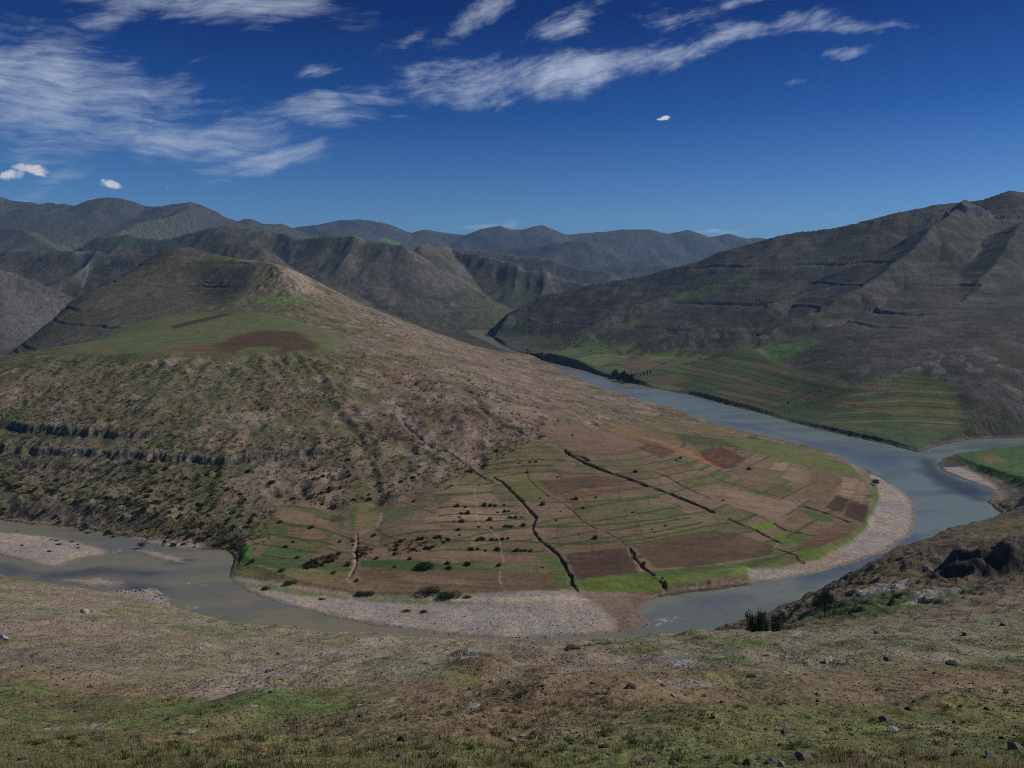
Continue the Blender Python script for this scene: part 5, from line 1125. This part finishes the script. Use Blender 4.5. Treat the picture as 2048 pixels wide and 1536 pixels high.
LIST = [(R5(770,1085),30,'g',0,'pale grey angular boulder at the bottom edge beside a tall grass clump'),(R5(825,1070),14,'d',1,'dark stone wedged right of the pale grey angular boulder'),(R5(1085,1120),28,'r',2,'reddish brown boulder cut by the bottom edge, right of the grass clump'),
 (R5(1030,1050),14,'d',3,'dark upright stone behind the grass clump at the bottom edge'),(R5(570,1110),20,'g',1,'grey boulder left of the pale angular one at the bottom edge'),(R5(430,1110),24,'r',0,'rusty boulder at the bottom edge left of the grey ones'),(R5(500,1085),14,'d',2,'dark brown stone behind the rusty boulder at the bottom edge'),
 (R5(625,1120),14,'p',3,'whitish stone between grey boulders on the bottom edge'),(R5(905,505),18,'p',1,'tan square block standing alone on the brown slope'),(R5(1205,678),13,'d',0,'dark boulder on the line of stones at the upper edge of the green turf'),(R5(455,602),18,'d',1,'flat black rock left on the bare earth above the turf'),
 (R5(640,760),10,'d',2,'small dark stone alone in the middle of the turf'),(R5(635,895),20,'g',3,'dark grey flat boulder lying in the turf, centre right'),(R5(655,925),14,'r',1,'reddish stone leaning against the flat grey boulder'),(R5(1230,858),16,'g',2,'mottled grey boulder in the turf right of centre'),
 (R5(1278,916),18,'p',0,'pale tan slab lying flat in the turf at the right'),(R5(2010,1020),24,'g',0,'blue grey boulder cut by the right edge'),(R5(1850,1070),22,'g',1,'pair of grey stones near the lower right corner'),(R5(1660,1050),16,'r',3,'rusty stone left of the pair near the lower right corner'),
 (R5(1375,795),12,'d',3,'dark stone in dry grass at the right'),(R5(1835,790),11,'r',2,'thin rusty stone sticking up at the far right'),(R5(600,410),8,'d',1,'small pointed dark rock near the skyline right of the trees'),(R5(1190,345),9,'d',0,'dark rock on the brown slope under the rocky bluff'),(R5(1705,355),9,'d',2,'lone black rock on the brown slope, far right'),
 (R5(1920,300),10,'d',3,'dark flat rock at the upper right of the brown slope'),(R5(1260,505),16,'d',1,'tall black rock in the eroded bank'),(R5(1630,530),18,'d',0,'wide black rock at the right end of the eroded bank'),
 (R4(1090,690),13,'r',0,'round reddish boulder with a dark side in the centre of the turf'),(R4(790,630),10,'r',1,'upright reddish stone left of centre'),(R4(865,632),16,'p',2,'pinkish flat block right of the upright stone'),(R4(1640,868),18,'d',2,'dark pointed boulder in the lower turf'),
 (R4(1895,942),22,'r',2,'large rusty square boulder near the bottom edge'),(R4(2038,968),16,'r',3,'rusty boulder at the bottom edge right of the large one'),(R4(815,850),9,'d',0,'small black stone in the lower left of the centre turf'),(R4(455,828),18,'d',3,'dark weathered slab low in the grass'),
 (R4(265,882),9,'d',1,'little dark stone beside a grass tuft, lower left of centre'),(R4(1240,782),16,'r',1,'brown slab in the turf below the centre'),(R4(845,772),14,'r',2,'flat brown stone left of the brown slab'),(R4(1100,828),14,'p',3,'pinkish stone below the brown slab'),
 (R4(1150,802),9,'p',0,'white stone beside the pinkish stone'),(R4(1445,290),20,'d',0,'tallest dark block of the outcrop on the river lip'),(R4(1420,300),12,'d',1,'left dark block of the outcrop on the river lip'),(R4(1485,285),16,'r',2,'brown block at the right of the outcrop on the river lip'),
 (R4(1785,515),18,'d',3,'dark flat rock at the edge of the green turf'),(R4(445,932),18,'g',1,'grey brown stone near the bottom edge left of centre'),(R4(592,600),14,'r',0,'small tilted brown slab on the stony ground'),(R4(672,595),7,'p',1,'bright white stone on the stony ground'),
 (R4(590,378),8,'d',2,'black stone high on the slope near the river'),(R4(1290,622),9,'d',1,'dark stone with an upright edge in the turf'),(R4(1610,968),10,'d',0,'black stone on the bottom edge'),
 (R3(990,845),15,'d',1,'black wedge shaped rock on the left slope'),(R3(1112,925),13,'p',2,'pale upright slab on the left slope'),(R3(1045,928),14,'d',2,'dark rock left of the pale upright slab'),(R3(1225,900),12,'d',3,'dark flat rock right of the pale upright slab'),
 (R3(1570,570),12,'d',0,'black rock beside the small grey stream pool'),(R3(150,540),12,'r',1,'reddish boulder on the skyline at the far left above the river'),(R3(1310,765),10,'r',2,'brown stone on the bare patch'),(R3(1482,780),16,'p',0,'pinkish slab on the bare patch right of the brown stone'),
 (R3(500,220),14,'p',3,'pale stone ledge on the skyline above the boulders in the river'),(R3(20,380),20,'p',1,'whitish stone patch at the left edge'),(R3(1625,470),8,'d',3,'dark stone above the grey stream pool'),(R3(125,1085),13,'d',2,'dark stone near the lower left corner'),(R3(75,1060),14,'r',3,'rusty stone near the lower left corner')]
for (px, py), w, key, k, lab in LIST: rock(px, py, w * .95, key, k, random.uniform(.8, 1.1), label=lab, category='rock')
K_ = 0
for i in range(170):
    py = 1300 + 236 * rng.random() ** .8; px = rng.uniform(0, 2048); w = rng.uniform(3.5, 9) * (.7 + .7 * (py - 1280) / 256)
    if py > 1490: w *= 1.1
    key = rng.choice(list('ddrrgp'), p=[.3, .25, .15, .1, .15, .05]); far_ = py < 1400
    rock(px, py, w * 1.0, key, i, .9, label='small weathered stone on the bare earth of the middle slope' if far_ else 'small weathered stone lying in the near turf', category='stone', group='stones on the middle slope' if far_ else 'stones in the near turf')
for i in range(70):
    x, y = xy0([(rng.uniform(215, 342), rng.uniform(1180, 1219))])[0]
    if sdf(np.array([x]), np.array([y]), RAPID)[0] < .5:
        put(RM['gp'[i % 2]][i % 4], 'boulder', x, y, rng.uniform(.5, 1.1), None, -.1, None, label='pinkish grey boulder heaped in the shallow river at the left', category='boulder', group='boulders heaped in the river')
# loose stones: too many to count
low = [rock_verts(1, 300 + i) for i in range(6)]
def scatter_stones(name, pts, mat, label):
    V_, F_, o = [], [], 0
    for x, y, s in pts:
        v, f = low[rng.integers(6)]; a = rng.random() * 6.28; ca, sa = math.cos(a), math.sin(a)
        q = np.c_[v[:, 0] * ca - v[:, 1] * sa, v[:, 0] * sa + v[:, 1] * ca, v[:, 2]] * s + (x, y, zpt(x, y)); V_.append(q); F_.append(f + o); o += len(v)
    me = raw_mesh(name, np.vstack(V_), np.vstack(F_), smooth=False); me.materials.append(mat); add_obj(name, me, kind='stuff', label=label, category='stones')
def near_pts(n, lo, hi, w0, w1, thr):
    out = []
    while len(out) < n:
        py = rng.uniform(lo, hi); px = rng.uniform(-60, 2110); x, y = hit_full(px, py)
        if fbm(np.array([x / 3.5]), np.array([y / 6]), 3, 970)[0] < thr + .3 * rng.standard_normal(): continue
        out.append((x, y, rng.uniform(w0, w1) ** 1.0 * (.6 + .6 * (py - 1230) / 300) / FPX * y * .5))
    return out
scatter_stones('loose_stones', near_pts(2600, 1275, 1536, 2.5, 8, .05), m_red, 'small reddish stones littering the near slope')
scatter_stones('loose_clods', near_pts(5500, 1215, 1500, 1.8, 7, .0), m_dark, 'dark clods and stones littering the bare slope')
pts = []
while len(pts) < 2600:
    x, y = rng.uniform(-240, 110), rng.uniform(392, 470)
    if inside(np.array([x]), np.array([y]), GRAVEL)[0] and fbm(np.array([x / 12]), np.array([y / 9]), 3, 971)[0] > -.05: pts.append((x, y, rng.uniform(.08, .26)))
for g_, n_ in ((GRAVEL2, 1500),):
    k = 0
    while k < n_:
        x, y = rng.uniform(g_[:, 0].min(), g_[:, 0].max()), rng.uniform(g_[:, 1].min(), g_[:, 1].max())
        if inside(np.array([x]), np.array([y]), g_)[0]: pts.append((x, y, rng.uniform(.12, .36))); k += 1
scatter_stones('river_gravel', [p for p in pts if zpt(p[0], p[1]) > .05], m_grey, 'grey cobbles covering the gravel bars')

# ================================================================= grass of the near slope
def grass(name, n, lo, hi, h0, h1, mat, thr, seed, spread, blades, label, lean=.35):
    rs = np.random.default_rng(seed); px = rs.uniform(-80, 2130, n * 3); py = lo + (hi - lo) * rs.random(n * 3) ** .8
    P_ = []
    for a, b_ in zip(px, py):
        x, y = hit_full(a, b_); P_.append((x, y))
        if len(P_) >= n * 2: break
    P_ = np.array(P_); k = fbm(P_[:, 0] / 2.6, P_[:, 1] / 4.2, 3, seed) > thr + .18 * rs.standard_normal(len(P_)); P_ = P_[k][:n]
    m = len(P_); B = blades; c = np.repeat(P_, B, 0); sp_ = spread * rs.uniform(.5, 1.6, m).repeat(B)
    x = c[:, 0] + rs.normal(0, 1, m * B) * sp_; y = c[:, 1] + rs.normal(0, 1, m * B) * sp_; z = zat(x, y) - .01
    h = rs.uniform(h0, h1, m).repeat(B) * rs.uniform(.6, 1.2, m * B); a = rs.random(m * B) * 6.28; w = np.clip(.002 + .00035 * y, .003, .02)
    dx, dy = np.cos(a), np.sin(a); l = lean * rs.random(m * B) * h; la = rs.random(m * B) * 6.28; lx, ly = np.cos(la) * l, np.sin(la) * l
    v = np.stack([np.stack([x - dx * w, y - dy * w, z], -1), np.stack([x + dx * w, y + dy * w, z], -1), np.stack([x + lx * .4 + dx * w * .7, y + ly * .4 + dy * w * .7, z + h * .6], -1), np.stack([x + lx, y + ly, z + h], -1)], 1).reshape(-1, 3)
    me = raw_mesh(name, v, np.arange(len(v)).reshape(-1, 4), smooth=False); me.materials.append(mat); add_obj(name, me, kind='stuff', label=label, category='grass')
m_g1 = leaf_material('green turf', (.20, .26, .10), (.25, .30, .12), (.32, .30, .15), .5); m_g2 = leaf_material('dry grass', (.34, .25, .14), (.42, .32, .18), (.27, .23, .11), .45); m_g3 = leaf_material('dark tussock', (.08, .11, .04), (.11, .13, .05), (.15, .15, .06), .4)
grass('turf', 11000, 1395, 1560, .012, .035, m_g1, -.02, 21, .05, 9, 'short green turf covering the near slope')
grass('dry_grass', 2600, 1380, 1560, .05, .15, m_g2, .10, 22, .05, 7, 'thin reddish dry grass stalks standing in the turf')
grass('tussocks', 520, 1375, 1560, .05, .13, m_g3, .12, 23, .07, 34, 'dark green tussocks standing out of the turf', .7)

# ================================================================= air
ZTOP = float(ZZ.max()) + 25
bm_v = np.array([(-12000, -60, -6), (12000, -60, -6), (12000, 13700, -6), (-12000, 13700, -6), (-12000, -60, ZTOP), (12000, -60, ZTOP), (12000, 13700, ZTOP), (-12000, 13700, ZTOP)], float)
me = raw_mesh('haze', bm_v, np.array([[0, 3, 2, 1], [4, 5, 6, 7], [0, 1, 5, 4], [1, 2, 6, 5], [2, 3, 7, 6], [3, 0, 4, 7]]), smooth=False)
m_h = bpy.data.materials.new('haze'); m_h.use_nodes = True; t = m_h.node_tree; t.nodes.clear(); pv = nd(t, 'ShaderNodeVolumePrincipled'); pv.inputs['Color'].default_value = (.34, .60, 1.0, 1); pv.inputs['Density'].default_value = HAZE = 4.2e-5; pv.inputs['Anisotropy'].default_value = .2
mo = nd(t, 'ShaderNodeOutputMaterial'); t.links.new(pv.outputs[0], mo.inputs['Volume']); me.materials.append(m_h); add_obj('haze', me, kind='stuff', label='pale blue haze filling the valley air', category='haze')
print('scene built', round(time.time() - _t0, 1))
